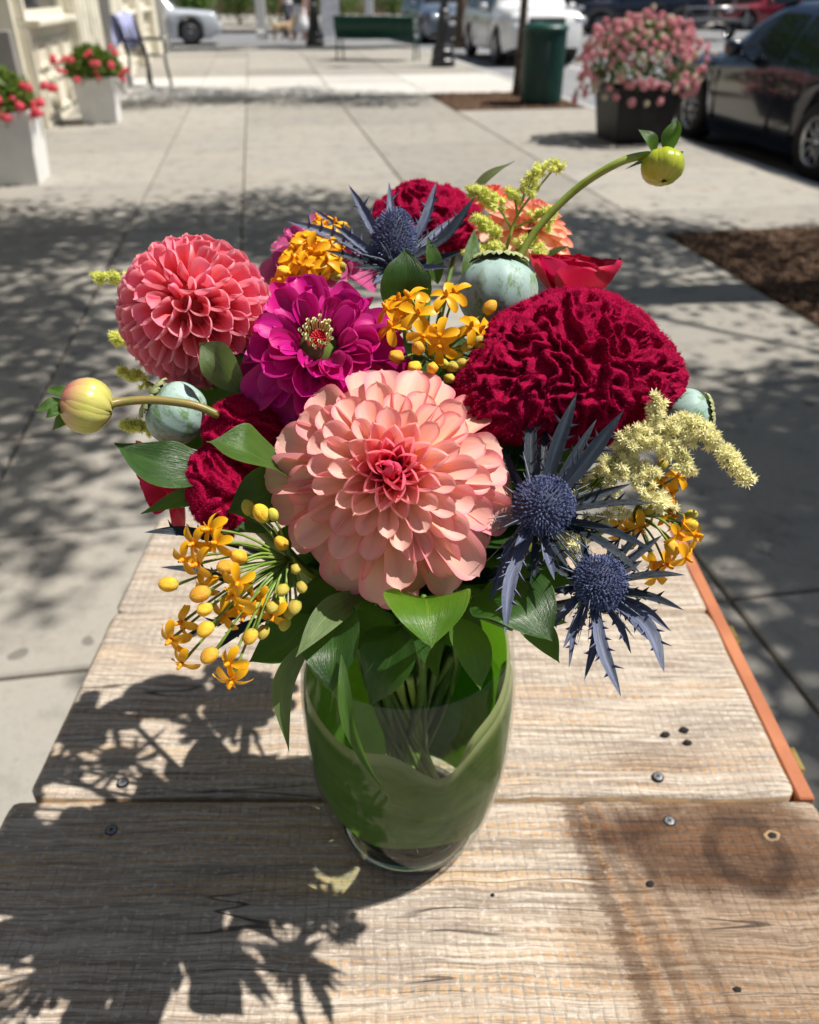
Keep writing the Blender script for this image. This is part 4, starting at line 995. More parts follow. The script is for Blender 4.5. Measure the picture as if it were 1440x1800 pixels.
for li, (a0, a1, dr, z_off) in enumerate(((-4.3, 1.95, .0016, 0), (.25, 3.6, .0030, .008))):
    nu, nv = 90, 26; vs = []; uvs = []
    for i in range(nu + 1):
        a = lerp(a0, a1, i / nu); zt, zb = ztop_leaf(a) + z_off, zbot_leaf(a)
        e = min(i, nu - i) / nu; pinch = min(1, e / .10) ** .5
        mid = (zt + zb) / 2
        for j in range(nv + 1):
            z = lerp(mid + (zb - mid) * pinch, mid + (zt - mid) * pinch, j / nv)
            r = vr(z) - dr - .0005 * sin(a * 3 + z * 30) ** 2 - (.002 if j == nv else 0)
            q = a - pi / 2
            vs.append((r * cos(q), r * sin(q), z)); uvs.append((i / nu, j / nv))
    fs = [(i * (nv + 1) + j, (i + 1) * (nv + 1) + j, (i + 1) * (nv + 1) + j + 1, i * (nv + 1) + j + 1) for i in range(nu) for j in range(nv)]
    o = MB().add(vs, fs, uv=uvs).put('wrap_leaf', m_wrap, None, VM)
    o['label'] = ('broad dark green leaf lining the front inside of the glass vase', 'second broad green leaf overlapping inside the vase wall, edge showing above')[li]; o['category'] = 'leaf'
# ================================================================== BOUQUET
R = random.Random(77)
VC = V((VX, VY, TZ))
def stem_mat(name, c1, c2): return mat(name, c1, c2, 60, .4, .5, bump=.15, bscale=300, transl=.12)
m_stem = stem_mat('flower_stem_green', (.10, .19, .03), (.16, .24, .05))
m_stem2 = stem_mat('pale_stem_green', (.26, .36, .04), (.38, .46, .09))
m_olive = stem_mat('olive_stem', (.20, .20, .04), (.30, .22, .06))
def stem(root, head, n, _seg, seed, r=.0022, m=None, name='flower_stem'):
    rs = random.Random(seed); a = rs.uniform(0, 6.28); q = rs.uniform(.01, .042)
    rim = VC + V((q * cos(a), q * sin(a), .215)); b = rs.uniform(0, 6.28)
    base = VC + V((-.6 * q * cos(a) + .01 * cos(b), -.6 * q * sin(a) + .01 * sin(b), rs.uniform(.018, .03)))
    head = V(head); n = V(n).normalized()
    p1 = head - n * .035; mid = rim.lerp(p1, .45)
    MB().tube(curve([head - n * .002, p1, mid, rim, base], 26), r, 7).put(name, m or m_stem, root)

# ---- petal geometry -------------------------------------------------
def petal_mesh(name, m, nu=10, nv=8, Wd=.42, base=.18, peak=.62, tip=.55, cup0=.8, cup1=.8, th0=0.0, th1=.3, point=.06, ruffle=0.0, seed=0, e1=None, e2=None, groove=0.0, flat=0.0):
    """unit-length petal: x along, y across, z towards the flower's axis"""
    rs = random.Random(seed); vs = []; uv = []; x = z = 0.0; ph = rs.uniform(0, 6)
    tp = 0.0
    for i in range(nu + 1):
        t = 1 - (1 - i / nu) ** 1.45
        th = th0 + (th1 - th0) * t ** 1.4
        x += cos(th) * (t - tp); z += sin(th) * (t - tp); tp = t
        a = t / peak if t < peak else 1
        w = base + (1 - base) * sin(min(1, a) * pi / 2) ** 1.1
        if t > peak: w *= max(0.0, 1 - ((t - peak) / (1 - peak)) ** (2.2 / tip * .55 + .6)) ** tip
        w = max(w, .03) * Wd / 2
        cup = max(.02, lerp(cup0, cup1, t) * (1 - flat * max(0, t - .72) / .28)); rad = w / cup
        for j in range(nv + 1):
            s = j / nv * 2 - 1; q = s * cup
            y = rad * sin(q); h = rad * (1 - cos(q))
            h += -groove * Wd * cos(s * 3 * pi) * (1 - .5 * abs(s)) * sin(t * pi)
            h += ruffle * sin(s * 5 + t * 6 + ph) * t * abs(s)
            xx = x - sin(th) * h + (point * (1 - abs(s)) ** 2 * max(0, t - .75) * 4 if t > .75 else 0)
            vs.append((xx, y, z + cos(th) * h)); uv.append((t * .98 + .01, s * .5 + .5))
    fs = [(i * (nv + 1) + j, (i + 1) * (nv + 1) + j, (i + 1) * (nv + 1) + j + 1, i * (nv + 1) + j + 1) for i in range(nu) for j in range(nv)]
    return MB().add(vs, fs, uv=uv).mesh(name, m)
def petal_mat(name, base, tip, inner, edge, throat=None, rough=.5, transl=.3, veins=.35, vdark=None, sheen=0, spec=.3):
    k = NT(name); uv = k.uv(); u, v, _ = k.sep(uv)[:3]
    oi = k.n('ObjectInfo'); f = k.sep(oi.outputs['Color'])[0]; rnd = oi.outputs['Random']
    vn = k.noise(k.scale(uv, (1.6, 24, 1)), 1.6, 3, .6); bl = k.noise(k.scale(k.obj(), (1, 1, 1)), 2.6, 3)
    s = k.math('ABSOLUTE', k.math('SUBTRACT', v, .5))
    c = k.mix(k.step(k.math('ADD', u, k.math('MULTIPLY', k.math('SUBTRACT', vn, .5), .5)), .25, .95), base, tip)
    c = k.mix(k.step(k.math('ADD', s, k.math('MULTIPLY', k.math('SUBTRACT', vn, .5), .12)), .26, .5), c, edge)
    c = k.mix(f, c, inner)
    c = k.mix(k.math('MULTIPLY', k.step(vn, .5, .72), veins), c, vdark or edge)
    if throat is not None: c = k.mix(k.math('MULTIPLY', k.step(u, .35, .02), .8), c, throat)
    h = k.n('HueSaturation'); k.set(h.inputs['Hue'], k.math('MULTIPLY_ADD', rnd, .018, .491)); k.set(h.inputs['Value'], k.math('MULTIPLY_ADD', bl, .22, .89)); k.set(h.inputs['Color'], c)
    k.bsdf(h.outputs[0], rough, spec, normal=k.bump(vn, .25, .001), transl=transl, sheen=sheen)
    return k.m

# ---- 1. big peach dahlia -------------------------------------------
def dahlia(name, label, c, n, Rf, N, mat_, tilt0, tilt1, up=None, seed=1, innerf=1.0, wscale=1.0, tf=1.0, group='dahlias in the bouquet', cat='flower', offset=0.0, tpow=1.3):
    rs = random.Random(seed); root = thing(name, label, cat, c, group=group); F = frame(c, n, up)
    E = dict(e1=1.75, e2=.92, groove=.034, flat=.5, nu=13)
    outs = [petal_mesh('petal', mat_, Wd=(.41 + .03 * q) * wscale, cup0=1.7, cup1=(.75, 1.0, .5)[q], th0=.30, th1=(-.35, -.15, -.5)[q], peak=.60, base=.34, seed=q, point=.03, **E) for q in range(3)]
    mids = [petal_mesh('petal', mat_, Wd=(.47 + .03 * q) * wscale, cup0=2.0, cup1=(1.25, 1.5, 1.0)[q], th0=.10, th1=(.1, .35, -.05)[q], peak=.60, base=.36, seed=q + 5, point=.03, **E) for q in range(3)]
    inn = [petal_mesh('petal', mat_, nu=9, nv=10, Wd=.86 * wscale, cup0=2.3, cup1=(1.7, 2.1)[q], th0=0, th1=.45, peak=.58, base=.5, seed=q + 9, point=.06, e1=2, e2=.7) for q in range(2)]
    bud = petal_mesh('petal', mat_, nu=7, nv=8, Wd=1.1 * wscale, cup0=2.2, cup1=2.7, th0=.1, th1=1.0, peak=.5, base=.6, seed=3, point=.08, e1=2, e2=.7)
    for i in range(N):
        u = 1 - (1 - (i + .5) / N) ** 1.14; az = i * 2.399963 + offset + rs.uniform(-.07, .07)
        reach = Rf * ((1 - u ** 1.22) * .94 + .05)
        tilt = radians(lerp(tilt0, tilt1, u ** tpow)) + rs.uniform(-.11, .11)
        r0 = Rf * .16 * (1 - u) + .0006
        L = max(.004, (reach - r0 * .6) / max(.36, cos(tilt)))
        if u < .30: me = outs[rs.randrange(3)]
        elif u < .66: me = mids[rs.randrange(3)]
        elif u < .91: me = inn[rs.randrange(2)]
        else: me = bud
        L *= rs.uniform(.92, 1.07) * tf * (.90 if i < 7 else 1)
        z0 = Rf * lerp(-.20, .20, u ** .8)
        M = F @ RZ(az) @ T(r0, 0, z0) @ RY(-tilt) @ RX(rs.uniform(-.13, .13)) @ SC(L, L * (1.0 if u < .66 else 1.05), L)
        f = max(0, min(1, (u - .66) / .24)) * innerf
        put('petal', me, root, M, color=(f, rs.random(), 0, 1))
    # green sepals and receptacle behind
    mb = MB(); mb.lathe([(.001, -Rf * .34), (Rf * .16, -Rf * .30), (Rf * .22, -Rf * .18), (Rf * .12, -Rf * .02)], 16); mb.put('receptacle', m_stem, root, F)
    stem(root, F @ V((0, 0, -Rf * .3)), F.to_3x3() @ V((0, 0, 1)), 20, seed, .0032, m_stem)
    return root
m_peach = petal_mat('peach_dahlia_petal', (.99, .68, .36), (.985, .58, .50), (.96, .12, .22), (.96, .36, .42), throat=(.98, .56, .14), veins=.30, vdark=(.95, .36, .36), transl=.42, rough=.45)
dahlia('dahlia', 'large peach pink dahlia facing out at the front centre of the bouquet', W(688, 836, .405), D(.03, .12, 1), .0660, 122, m_peach, -24, 72, seed=4, up=UPV, tpow=2.1, wscale=1.04)
m_peach2 = petal_mat('apricot_dahlia_petal', (.985, .70, .38), (.98, .64, .48), (.85, .16, .14), (.90, .30, .20), veins=.25, vdark=(.85, .25, .2), transl=.4)
dahlia('dahlia', 'apricot dahlia at the back of the bouquet under the goldenrod', W(935, 400, .60), D(.35, .75, .35), .043, 66, m_peach2, -30, 66, seed=9, innerf=.8, tf=1.08, wscale=1.15)
m_coral_b = petal_mat('salmon_dahlia_petal', (.93, .25, .16), (.90, .27, .22), (.88, .16, .14), (.9, .3, .25), veins=.2, transl=.35)
dahlia('dahlia', 'salmon dahlia peeping out behind the goldenrod and red cockscomb', W(865, 350, .63), D(-.1, .9, .3), .026, 50, m_coral_b, -25, 66, seed=19, innerf=.4)

# ---- 2. coral ball dahlia ------------------------------------------
m_coral = petal_mat('coral_ball_petal', (.96, .16, .17), (.98, .28, .38), (.96, .17, .24), (.985, .47, .56), throat=(.95, .10, .08), veins=.12, vdark=(.95, .3, .32), transl=.32, rough=.42)
def ball_dahlia(label, c, n, Rf, N, mat_, seed):
    rs = random.Random(seed); root = thing('ball_dahlia', label, 'flower', c, group='dahlias in the bouquet'); F = frame(c, n, UPV)
    ms = [petal_mesh('petal', mat_, nu=10, nv=14, Wd=1.34, cup0=2.7, cup1=1.75 - .12 * q, th0=.1, th1=-.35 - .2 * q, peak=.72, base=.62, seed=q, point=.08, e1=2.6, e2=.5) for q in range(3)]
    cm_ = petal_mesh('petal', mat_, nu=7, nv=8, Wd=1.1, cup0=2.6, cup1=2.6, th0=0, th1=.5, tip=.6, peak=.6, base=.6, point=.12)
    for i in range(N):
        cz = 1 - 1.62 * (i + .5) / N; th = math.acos(cz); az = i * 2.399963
        s = lerp(.42, 1.0, min(1, th / radians(62))); s *= rs.uniform(.94, 1.05)
        d = V((sin(th) * cos(az), sin(th) * sin(az), cz))
        L = Rf * .52 * s ** .7
        r_in = Rf * (.96 - .50 * s ** .7) * (1 if s > .6 else lerp(.92, 1, (s - .42) / .18))
        tilt = pi / 2 - th
        M = F @ RZ(az) @ T(r_in * sin(th), 0, r_in * cz * .93) @ RY(-tilt) @ RX(rs.uniform(-.1, .1)) @ SC(L, L * .84, L * .84)
        put('petal', cm_ if th < .3 else ms[rs.randrange(3)], root, M, color=(max(0, 1 - th / .5) * .6, 0, 0, 1))
    MB().lathe([(Rf * .5, -Rf * .62), (Rf * .6, -Rf * .3), (Rf * .62, 0), (Rf * .5, Rf * .4), (.001, Rf * .62)], 20).put('heart', mat('dahlia_heart', (.5, .03, .03), (.4, .03, .02), 40), root, F)
    stem(root, F @ V((0, 0, -Rf * .5)), F.to_3x3() @ V((0, 0, 1)), 20, seed, .003)
    return root
ball_dahlia('coral pink ball dahlia with tightly rolled petals above the seed pod', W(345, 550, .505), D(-.12, .32, 1), .0468, 140, m_coral, 6)

# ---- 3. magenta zinnias ---------------------------------------------
m_mag = petal_mat('magenta_petal', (.56, .004, .22), (.68, .008, .29), (.40, .003, .11), (.70, .05, .34), veins=.35, vdark=(.50, .003, .16), transl=.30, rough=.38)
m_zy = mat('zinnia_floret_cream', (.68, .60, .28), (.55, .55, .22), 90, .6, .3); m_zr = mat('zinnia_button_red', (.55, .01, .03), (.75, .05, .08), 500, .6, .3, bump=.8, bscale=700)
def zinnia(label, c, n, Rf, N, mat_, seed, up=None, centre=True, t0=-24, t1=58):
    rs = random.Random(seed); root = thing('zinnia', label, 'flower', c, group='zinnias in the bouquet'); F = frame(c, n, up or UPV)
    ms = [petal_mesh('petal', mat_, Wd=.62 + .06 * q, cup0=1.3, cup1=(.7, 1.1, .4, 1.4)[q], groove=.03, th0=.3, th1=(-.35, .3, -.7, .05)[q], tip=.36, peak=.66, base=.26, point=.0, ruffle=.015 + .008 * q, seed=q + seed, nu=11, nv=10) for q in range(4)]
    for i in range(N):
        u = (i + .5) / N; az = i * 2.399963 + rs.uniform(-.15, .15)
        reach = Rf * (1 - .52 * u ** 1.15); tilt = radians(lerp(t0, t1, u)) + rs.uniform(-.16, .16)
        r0 = Rf * lerp(.10, .24, u); L = (reach - r0) / max(.5, cos(tilt)) * rs.uniform(.9, 1.1)
        M = F @ RZ(az) @ T(r0, 0, Rf * lerp(-.14, .10, u)) @ RY(-tilt) @ RX(rs.uniform(-.25, .25)) @ SC(L)
        put('petal', ms[rs.randrange(4)], root, M, color=((1 - u) * .5 * rs.random() + (u > .8) * .15, 0, 0, 1))
    if centre:
        b = MB()
        for i in range(70):
            z = 1 - i / 70; a = i * 2.4; q = sqrt(1 - z * z); d = V((q * cos(a), q * sin(a), z)); b.lathe([(.0009, 0), (.0009, .002), (.0002, .003)], 5, frame(V((d.x * .0062, d.y * .0062, d.z * .005)), d))
        b.lathe([(.0062, -.006), (.0064, 0), (.005, .0035), (.0005, .005)], 16)
        b.put('button', m_zr, root, F @ T(0, 0, Rf * .20) @ SC(.62))
        for i in range(34):
            a = i * 2.4 + rs.uniform(-.1, .1); q = .0048 + .0026 * rs.random(); mb = MB(); mb.lathe([(.0008, 0), (.0009, .008), (.0016, .010), (.0022, .0115), (.0012, .0105)], 6)
            mb.put('disc_floret', m_zy, root, F @ RZ(a) @ T(q, 0, Rf * .20) @ RY(.15 + rs.uniform(-.1, .2)) @ SC(.5, .5, rs.uniform(.55, .95)))
    MB().lathe([(.001, -Rf * .3), (Rf * .2, -Rf * .26), (Rf * .26, -Rf * .06), (Rf * .2, Rf * .1), (.001, Rf * .2)], 14).put('receptacle', m_stem, root, F)
    stem(root, F @ V((0, 0, -Rf * .25)), F.to_3x3() @ V((0, 0, 1)), 20, seed, .0028)
    return root
zinnia('deep magenta zinnia with a cream and red centre beside the coral dahlia', W(560, 612, .462), D(.10, .34, .95), .0490, 70, m_mag, 31, t0=-26, t1=46)
m_mag2 = petal_mat('dusky_pink_petal', (.55, .06, .26), (.62, .11, .34), (.45, .03, .17), (.62, .16, .36), veins=.4, vdark=(.35, .03, .14), transl=.35)
zinnia('dusky magenta zinnia at the back, partly behind orange florets', W(552, 455, .58), D(-.1, .6, .6), .040, 50, m_mag2, 37, centre=False)
zinnia('bright magenta zinnia mostly hidden behind the big cockscomb', W(1172, 690, .50), D(.9, .1, .2), .019, 26, m_mag, 38, centre=False)

# ---- 4. cockscomb (celosia) -----------------------------------------
k = NT('cockscomb_velvet'); geo = k.obj()
nn = k.noise(geo, 900, 3, .7); at = k.n('Attribute', attribute_name='fold'); fo = at.outputs['Fac']
c = k.mix(k.step(nn, .35, .7), (.20, .001, .024), (.42, .004, .055))
k.bsdf(c, .85, .08, normal=k.bump(nn, .7, .001)); m_cel = k.m
k = NT('cockscomb_fuzz'); k.bsdf((.56, .005, .090), .7, .08, transl=.45, tcol=(.68, .01, .13)); m_fuzz = k.m
def cockscomb(label, c, F3, rad, seed, sub=6, freq=1.0, amp=.0045, lobes=(), nfuzz=26000, stem_n=None):
    root = thing('cockscomb', label, 'flower', c, group='burgundy cockscombs in the bouquet'); F = F3.copy(); F.translation = c
    bm = bmesh.new(); bmesh.ops.create_icosphere(bm, subdivisions=sub, radius=1)
    off = V((seed * 3.1, seed * 1.7, -seed))
    co = []; nr_ = rad[0]
    for v in bm.verts:
        d = v.co.normalized(); base = V((d.x * rad[0], d.y * rad[1], d.z * rad[2]))
        k_ = 1 + .10 * noise.noise(d * 1.7 + off)
        for (ld, lw, la) in lobes:
            k_ += la * exp(-((d - V(ld).normalized()).length / lw) ** 2)
        base = base * k_
        q = base * (92 * freq) + off
        q = q + V((noise.noise(q * .7 + V((9, 0, 0))), noise.noise(q * .7 + V((0, 9, 0))), noise.noise(q * .7 + V((0, 0, 9))))) * 1.25
        nz = min(1, abs(noise.noise(q)) / .26); ridge = (1 - nz * nz)
        nz2 = min(1, abs(noise.noise(q * 1.9 + V((5, 5, 5)))) / .3); ridge2 = 1 - nz2 * nz2
        h = amp * (ridge * 1.25 + ridge2 * .16 - .9) + .0004 * noise.noise(base * 700)
        v.co = base + d * h
    me = bpy.data.meshes.new('velvet_head'); bm.normal_update(); bm.to_mesh(me); bm.free()
    me.materials.append(m_cel); me.polygons.foreach_set('use_smooth', [True] * len(me.polygons)); me.update()
    put('velvet_head', me, root, F)
    nvt = len(me.vertices); P_ = np.empty(nvt * 3, np.float32); me.vertices.foreach_get('co', P_); P_ = P_.reshape(-1, 3)
    N_ = np.empty(nvt * 3, np.float32); me.vertices.foreach_get('normal', N_); N_ = N_.reshape(-1, 3)
    rs = np.random.RandomState(seed); ii = rs.randint(0, nvt, nfuzz)
    p = P_[ii] + rs.normal(0, .0004, (nfuzz, 3)); nrm = N_[ii] + rs.normal(0, .33, (nfuzz, 3)); nrm /= np.linalg.norm(nrm, axis=1)[:, None]
    L = rs.uniform(.0006, .0015, (nfuzz, 1)); sd = np.cross(nrm, rs.normal(0, 1, (nfuzz, 3))); sd /= np.linalg.norm(sd, axis=1)[:, None]
    w = .00014
    vs = np.stack([p - nrm * .0002 - sd * w, p - nrm * .0002 + sd * w, p + nrm * L], 1).reshape(-1, 3)
    i = np.arange(nfuzz)[:, None] * 3
    o = put('fuzz', nmesh('fuzz', vs, i + [0, 1, 2], m_fuzz), root, F); o['kind'] = 'stuff'
    if stem_n is not None: stem(root, V(c) - V(stem_n).normalized() * rad[2] * .8, stem_n, 20, seed, .0045)
    return root
def cf(n, roll=0): return frame((0, 0, 0), n, UPV) @ RZ(roll)
cockscomb('large burgundy velvet cockscomb forming a dome beside the peach dahlia', W(1010, 652, .475), cf(D(.15, .35, 1)), (.0575, .0415, .043), 2, sub=7, freq=1.18, amp=.0058, nfuzz=110000,
          lobes=[((-1, -.75, .3), .55, .58), ((1, -.35, .2), .5, .10), ((.0, 1, .3), .5, .04)], stem_n=D(.2, .5, .4))
cockscomb('burgundy cockscomb at the top of the bouquet behind the tall thistle', W(748, 388, .60), cf(D(0, .7, .6)), (.0385, .030, .026), 3, sub=6, amp=.0036, nfuzz=34000, stem_n=D(0, .7, .1))
cockscomb('burgundy cockscomb below the magenta zinnia, partly behind a glossy leaf', W(430, 765, .475), cf(D(-.3, .2, 1)), (.024, .022, .022), 4, sub=6, amp=.0034, nfuzz=30000, stem_n=D(-.3, .3, .3))
cockscomb('narrow burgundy cockscomb hanging low behind the orange milkweed', W(385, 862, .47), cf(D(-.4, 0, 1), .25), (.017, .0265, .018), 5, sub=6, amp=.0032, nfuzz=24000, stem_n=D(-.3, .3, .1))

# ---- 5. poppy seed pods ----------------------------------------------
k = NT('poppy_pod_skin'); p = k.obj(); n1 = k.noise(k.scale(p, (1, 1, .55)), 130, 6, .7, .4); n2 = k.noise(p, 45, 3); n3 = k.noise(p, 900, 2)
c = k.mix(k.step(n1, .50, .60), (.30, .43, .39), (.14, .24, .11)); c = k.mix(k.math('MULTIPLY', k.step(n2, .45, .7), .5), c, (.42, .54, .52))
c = k.mix(k.math('MULTIPLY', k.step(n3, .55, .7), .3), c, (.5, .6, .58)); k.bsdf(c, .55, .35, normal=k.bump(n1, .2, .0006)); m_pod = k.m
m_crown = mat('pod_crown', (.40, .45, .22), (.26, .28, .12), 400, .6, .3, bump=.5, bscale=600)
def poppy(label, c, n, r, seed, h=.92):
    root = thing('poppy_seed_pod', label, 'seed pod', c, group='poppy seed pods in the bouquet'); F = frame(c, n)
    pr = [(.001, -.98), (.16, -.97), (.2, -.93), (.45, -.86), (.75, -.62), (.93, -.3), (1, .05), (.97, .35), (.84, .62), (.64, .80), (.45, .88), (.30, .92)]
    MB().lathe([(a * r, b * r * h) for a, b in smooth_prof(pr, 30)], 48, fn=lambda q, z: 1 + .018 * cos(q * 11)).put('pod', m_pod, root, F)
    n_ = 13
    for i in range(n_):
        a = 2 * pi * i / n_; mb = MB(); vs = []
        prof = [(.02, .01, .10), (.25, .10, .13), (.5, .12, .10), (.68, .14, .02), (.76, .06, -.05)]
        for (x, w, z) in prof: vs += [(x * r, -w * r, z * r), (x * r, 0, (z + .07) * r), (x * r, w * r, z * r)]
        mb.add(vs, [(q * 3 + s, (q + 1) * 3 + s, (q + 1) * 3 + s + 1, q * 3 + s + 1) for q in range(4) for s in range(2)])
        mb.lathe([(.06 * r, 0), (.035 * r, .05 * r), (.001, .07 * r)], 5, T(.66 * r, 0, .05 * r)) if False else None
        mb.put('crown_ray', m_crown, root, F @ T(0, 0, r * h * .93) @ RZ(a))
    MB().lathe([(.30 * r, 0), (.34 * r, .06 * r), (.25 * r, .1 * r), (.001, .11 * r)], 16, F @ T(0, 0, r * h * .88) if False else None).put('crown_disc', m_crown, root, F @ T(0, 0, r * h * .88))
    stem(root, F @ V((0, 0, -r * h * .95)), F.to_3x3() @ V((0, 0, 1)), 20, seed, .0024, m_stem2)
    return root
poppy('large dusty blue green poppy pod behind the burgundy cockscomb', W(875, 520, .505), D(.05, 1, .02), .0245, 41)
poppy('poppy seed pod with a brown crown under the coral ball dahlia', W(313, 728, .485), D(-.85, .55, .30), .0192, 42)
poppy('pale poppy pod poking out past the edge of the big cockscomb', W(1205, 730, .475), D(.9, .12, .15), .0150, 43)

# ---- 6. red lisianthus / ranunculus ----------------------------------
m_red = petal_mat('crimson_petal', (.50, .004, .04), (.62, .012, .07), (.5, .005, .05), (.60, .02, .09), veins=.3, vdark=(.45, .003, .04), transl=.4, rough=.4)
def cupflower(label, c, n, Rf, seed, N=9, tilt=(50, 78)):
    rs = random.Random(seed); root = thing('lisianthus', label, 'flower', c, group='crimson cup flowers in the bouquet'); F = frame(c, n, UPV)
    ms = [petal_mesh('petal', m_red, Wd=1.05, cup0=.9, cup1=.7, th0=-.2, th1=.45 - .3 * q, tip=.4, peak=.66, base=.3, ruffle=.05, seed=q + seed, nu=12, nv=12) for q in range(3)]
    for i in range(N):
        u = i / N; az = i * 2.4 + rs.uniform(-.2, .2)
        M = F @ RZ(az) @ T(Rf * .1, 0, 0) @ RY(-radians(lerp(*tilt, u))) @ SC(Rf * lerp(1.25, .8, u))
        put('petal', ms[i % 3], root, M, color=(0, 0, 0, 1))
    stem(root, F @ V((0, 0, 0)), F.to_3x3() @ V((0, 0, 1)), 20, seed, .0026)
cupflower('crimson red lisianthus with upright petals behind the big cockscomb', W(1000, 545, .53), D(.1, 1, .35), .034, 51, N=14, tilt=(48, 84))
cupflower('crimson red flower low on the shaded side behind the dark leaf', W(315, 838, .50), D(-.6, -.3, .4), .026, 52, tilt=(20, 70))

# ---- 7. leaves -------------------------------------------------------
def leaf_mat(name, c1, c2, tcol, rough=.34, transl=.3, vein=.5, spec=.5, midw=.022):
    k = NT(name); uv = k.uv(); u, v, _ = k.sep(uv)[:3]
    s = k.math('ABSOLUTE', k.math('SUBTRACT', v, .5)); ln = k.noise(k.scale(uv, (1.5, 34, 1)), 1.5, 3, .6); bl = k.noise(uv, 3.2, 4, .6)
    c = k.mix(k.step(bl, .3, .7), c1, c2); c = k.mix(k.math('MULTIPLY', k.step(ln, .48, .7), vein), c, c2)
    c = k.mix(k.math('MULTIPLY', k.step(s, midw, .004), .6), c, (c2[0] * 1.7, c2[1] * 1.4, c2[2] * 1.5))
    c = k.mix(k.math('MULTIPLY', k.step(s, .475, .5), .5), c, (c2[0] * 2, c2[1] * 1.6, c2[2] * 1.8))
    k.bsdf(c, rough, spec, normal=k.bump(ln, .55, .0009), transl=transl, tcol=tcol); return k.m
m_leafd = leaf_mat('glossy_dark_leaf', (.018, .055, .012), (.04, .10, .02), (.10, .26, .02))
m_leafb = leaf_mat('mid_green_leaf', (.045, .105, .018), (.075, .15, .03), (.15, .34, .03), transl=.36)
m_leaflit = leaf_mat('sunlit_leaf', (.06, .16, .012), (.10, .22, .02), (.22, .50, .02), transl=.45)  # sunlight through the leaf is put into these brighter greens
m_leafp = leaf_mat('pale_leaf', (.09, .15, .05), (.16, .22, .08), (.2, .33, .06), rough=.5)
def blade(path, Wd, nrm, m, parent, name='leaf', nu=22, nv=8, fold=.25, peak=.42, wave=0.0, seed=0, twist=0.0, color=None):
    P_ = curve(path, nu + 1); vs = []; uv = []; nrm = V(nrm).normalized(); nrm2 = nrm
    for i, p in enumerate(P_):
        t = i / nu; tg = (P_[min(i + 1, nu)] - P_[max(i - 1, 0)]).normalized()
        side = tg.cross(nrm).normalized()
        if twist: side = Matrix.Rotation(twist * t, 3, tg) @ side
        up = side.cross(tg).normalized()
        if t < peak: w = sin(t / peak * pi / 2) ** .75
        else: w = cos((t - peak) / (1 - peak) * pi / 2) ** 1.15
        w = max(w, .02) * Wd / 2
        for j in range(nv + 1):
            s = j / nv * 2 - 1
            z = w * fold * abs(s) ** 1.4 + wave * Wd * sin(t * 11 + seed) * s * abs(s) * .5 + wave * Wd * .4 * sin(t * 8 + seed * 2) * (1 - abs(s))
            vs.append(p + side * (s * w * cos(fold * .6)) + up * z); uv.append((t * .98 + .01, s * .5 + .5))
    fs = [(i * (nv + 1) + j, (i + 1) * (nv + 1) + j, (i + 1) * (nv + 1) + j + 1, i * (nv + 1) + j + 1) for i in range(nu) for j in range(nv)]
    return MB().add(vs, fs, uv=uv).put(name, m, parent, color=color)
def sprig(label, leaves, m=None, seed=0, grp='leafy sprigs in the bouquet', stemto=True):
    """leaves: (base px,py,d)(tip px,py,d) width, normal, bulge, material"""
    b0 = W(*leaves[0][0]); root = thing('leafy_sprig', label, 'foliage', b0, group=grp)
    for q, lf in enumerate(leaves):
        a, b, wd, nr, bulge = lf[:5]; mm = lf[5] if len(lf) > 5 and lf[5] else (m or m_leafd)
        A, B = W(*a), W(*b); mid = A.lerp(B, .5) + V(bulge)
        blade([A, mid, B], wd, nr, mm, root, seed=seed + q, wave=.05, fold=.30)
    if stemto:
        q = random.Random(seed); a = q.uniform(0, 6.28)
        rim = VC + V((.04 * cos(a), .04 * sin(a), .215))
        MB().tube(curve([b0, b0.lerp(rim, .5) + V((0, 0, .01)), rim, VC + V((.02 * cos(a + 2), .02 * sin(a + 2), .025))], 18), .0018, 6).put('stem', m_stem, root)
    return root
B = lambda r, u, t: D(r, u, t)
sprig('large glossy leaf curling out between cockscomb and peach dahlia', [((515, 838, .43), (363, 776, .405), .034, B(.15, .75, .65), B(0, .4, 1) * .010, m_leafb), ((520, 850, .44), (400, 900, .425), .030, B(.5, .1, 1), B(0, 0, 1) * .004, m_leafd)], seed=1)
sprig('dark pointed leaf spreading out below the poppy pod with brown crown', [((385, 830, .47), (201, 779, .46), .030, B(.05, .45, .9), B(0, -.5, .6) * .008, m_leafd), ((395, 872, .47), (248, 903, .465), .013, B(.1, .5, .8), B(0, .5, .5) * .004, m_leafb)], seed=2)
sprig('matt green leaf tucked between the coral dahlia and magenta zinnia', [((425, 690, .475), (350, 603, .465), .024, B(-.5, .3, .8), B(0, .3, .5) * .006, m_leafp), ((430, 700, .48), (395, 600, .49), .030, B(.5, .3, .8), B(.2, 0, 0) * .006, m_leafd)], seed=3)
sprig('dark upright leaf standing in front of the tall blue thistle', [((712, 560, .50), (713, 436, .485), .031, B(.1, .1, 1), B(0, 0, 1) * .006, m_leafd), ((770, 500, .53), (752, 415, .52), .012, B(.4, 0, 1), B(0, 0, 1) * .002, m_leafb), ((820, 520, .52), (835, 400, .53), .013, B(.4, .2, 1), B(0, 0, 1) * .003, m_leafb)], seed=4)
sprig('slim olive leaf with a red tip rising above the salmon dahlia', [((820, 360, .61), (905, 283, .60), .012, B(-.4, .5, .7), B(-.2, .3, 0) * .004, m_leafp)], seed=5)
sprig('bright sunlit leaf cupped right below the peach dahlia', [((745, 1050, .43), (758, 1140, .385), .043, B(0, .95, .35), B(0, .35, .5) * .014, m_leaflit)], seed=6)
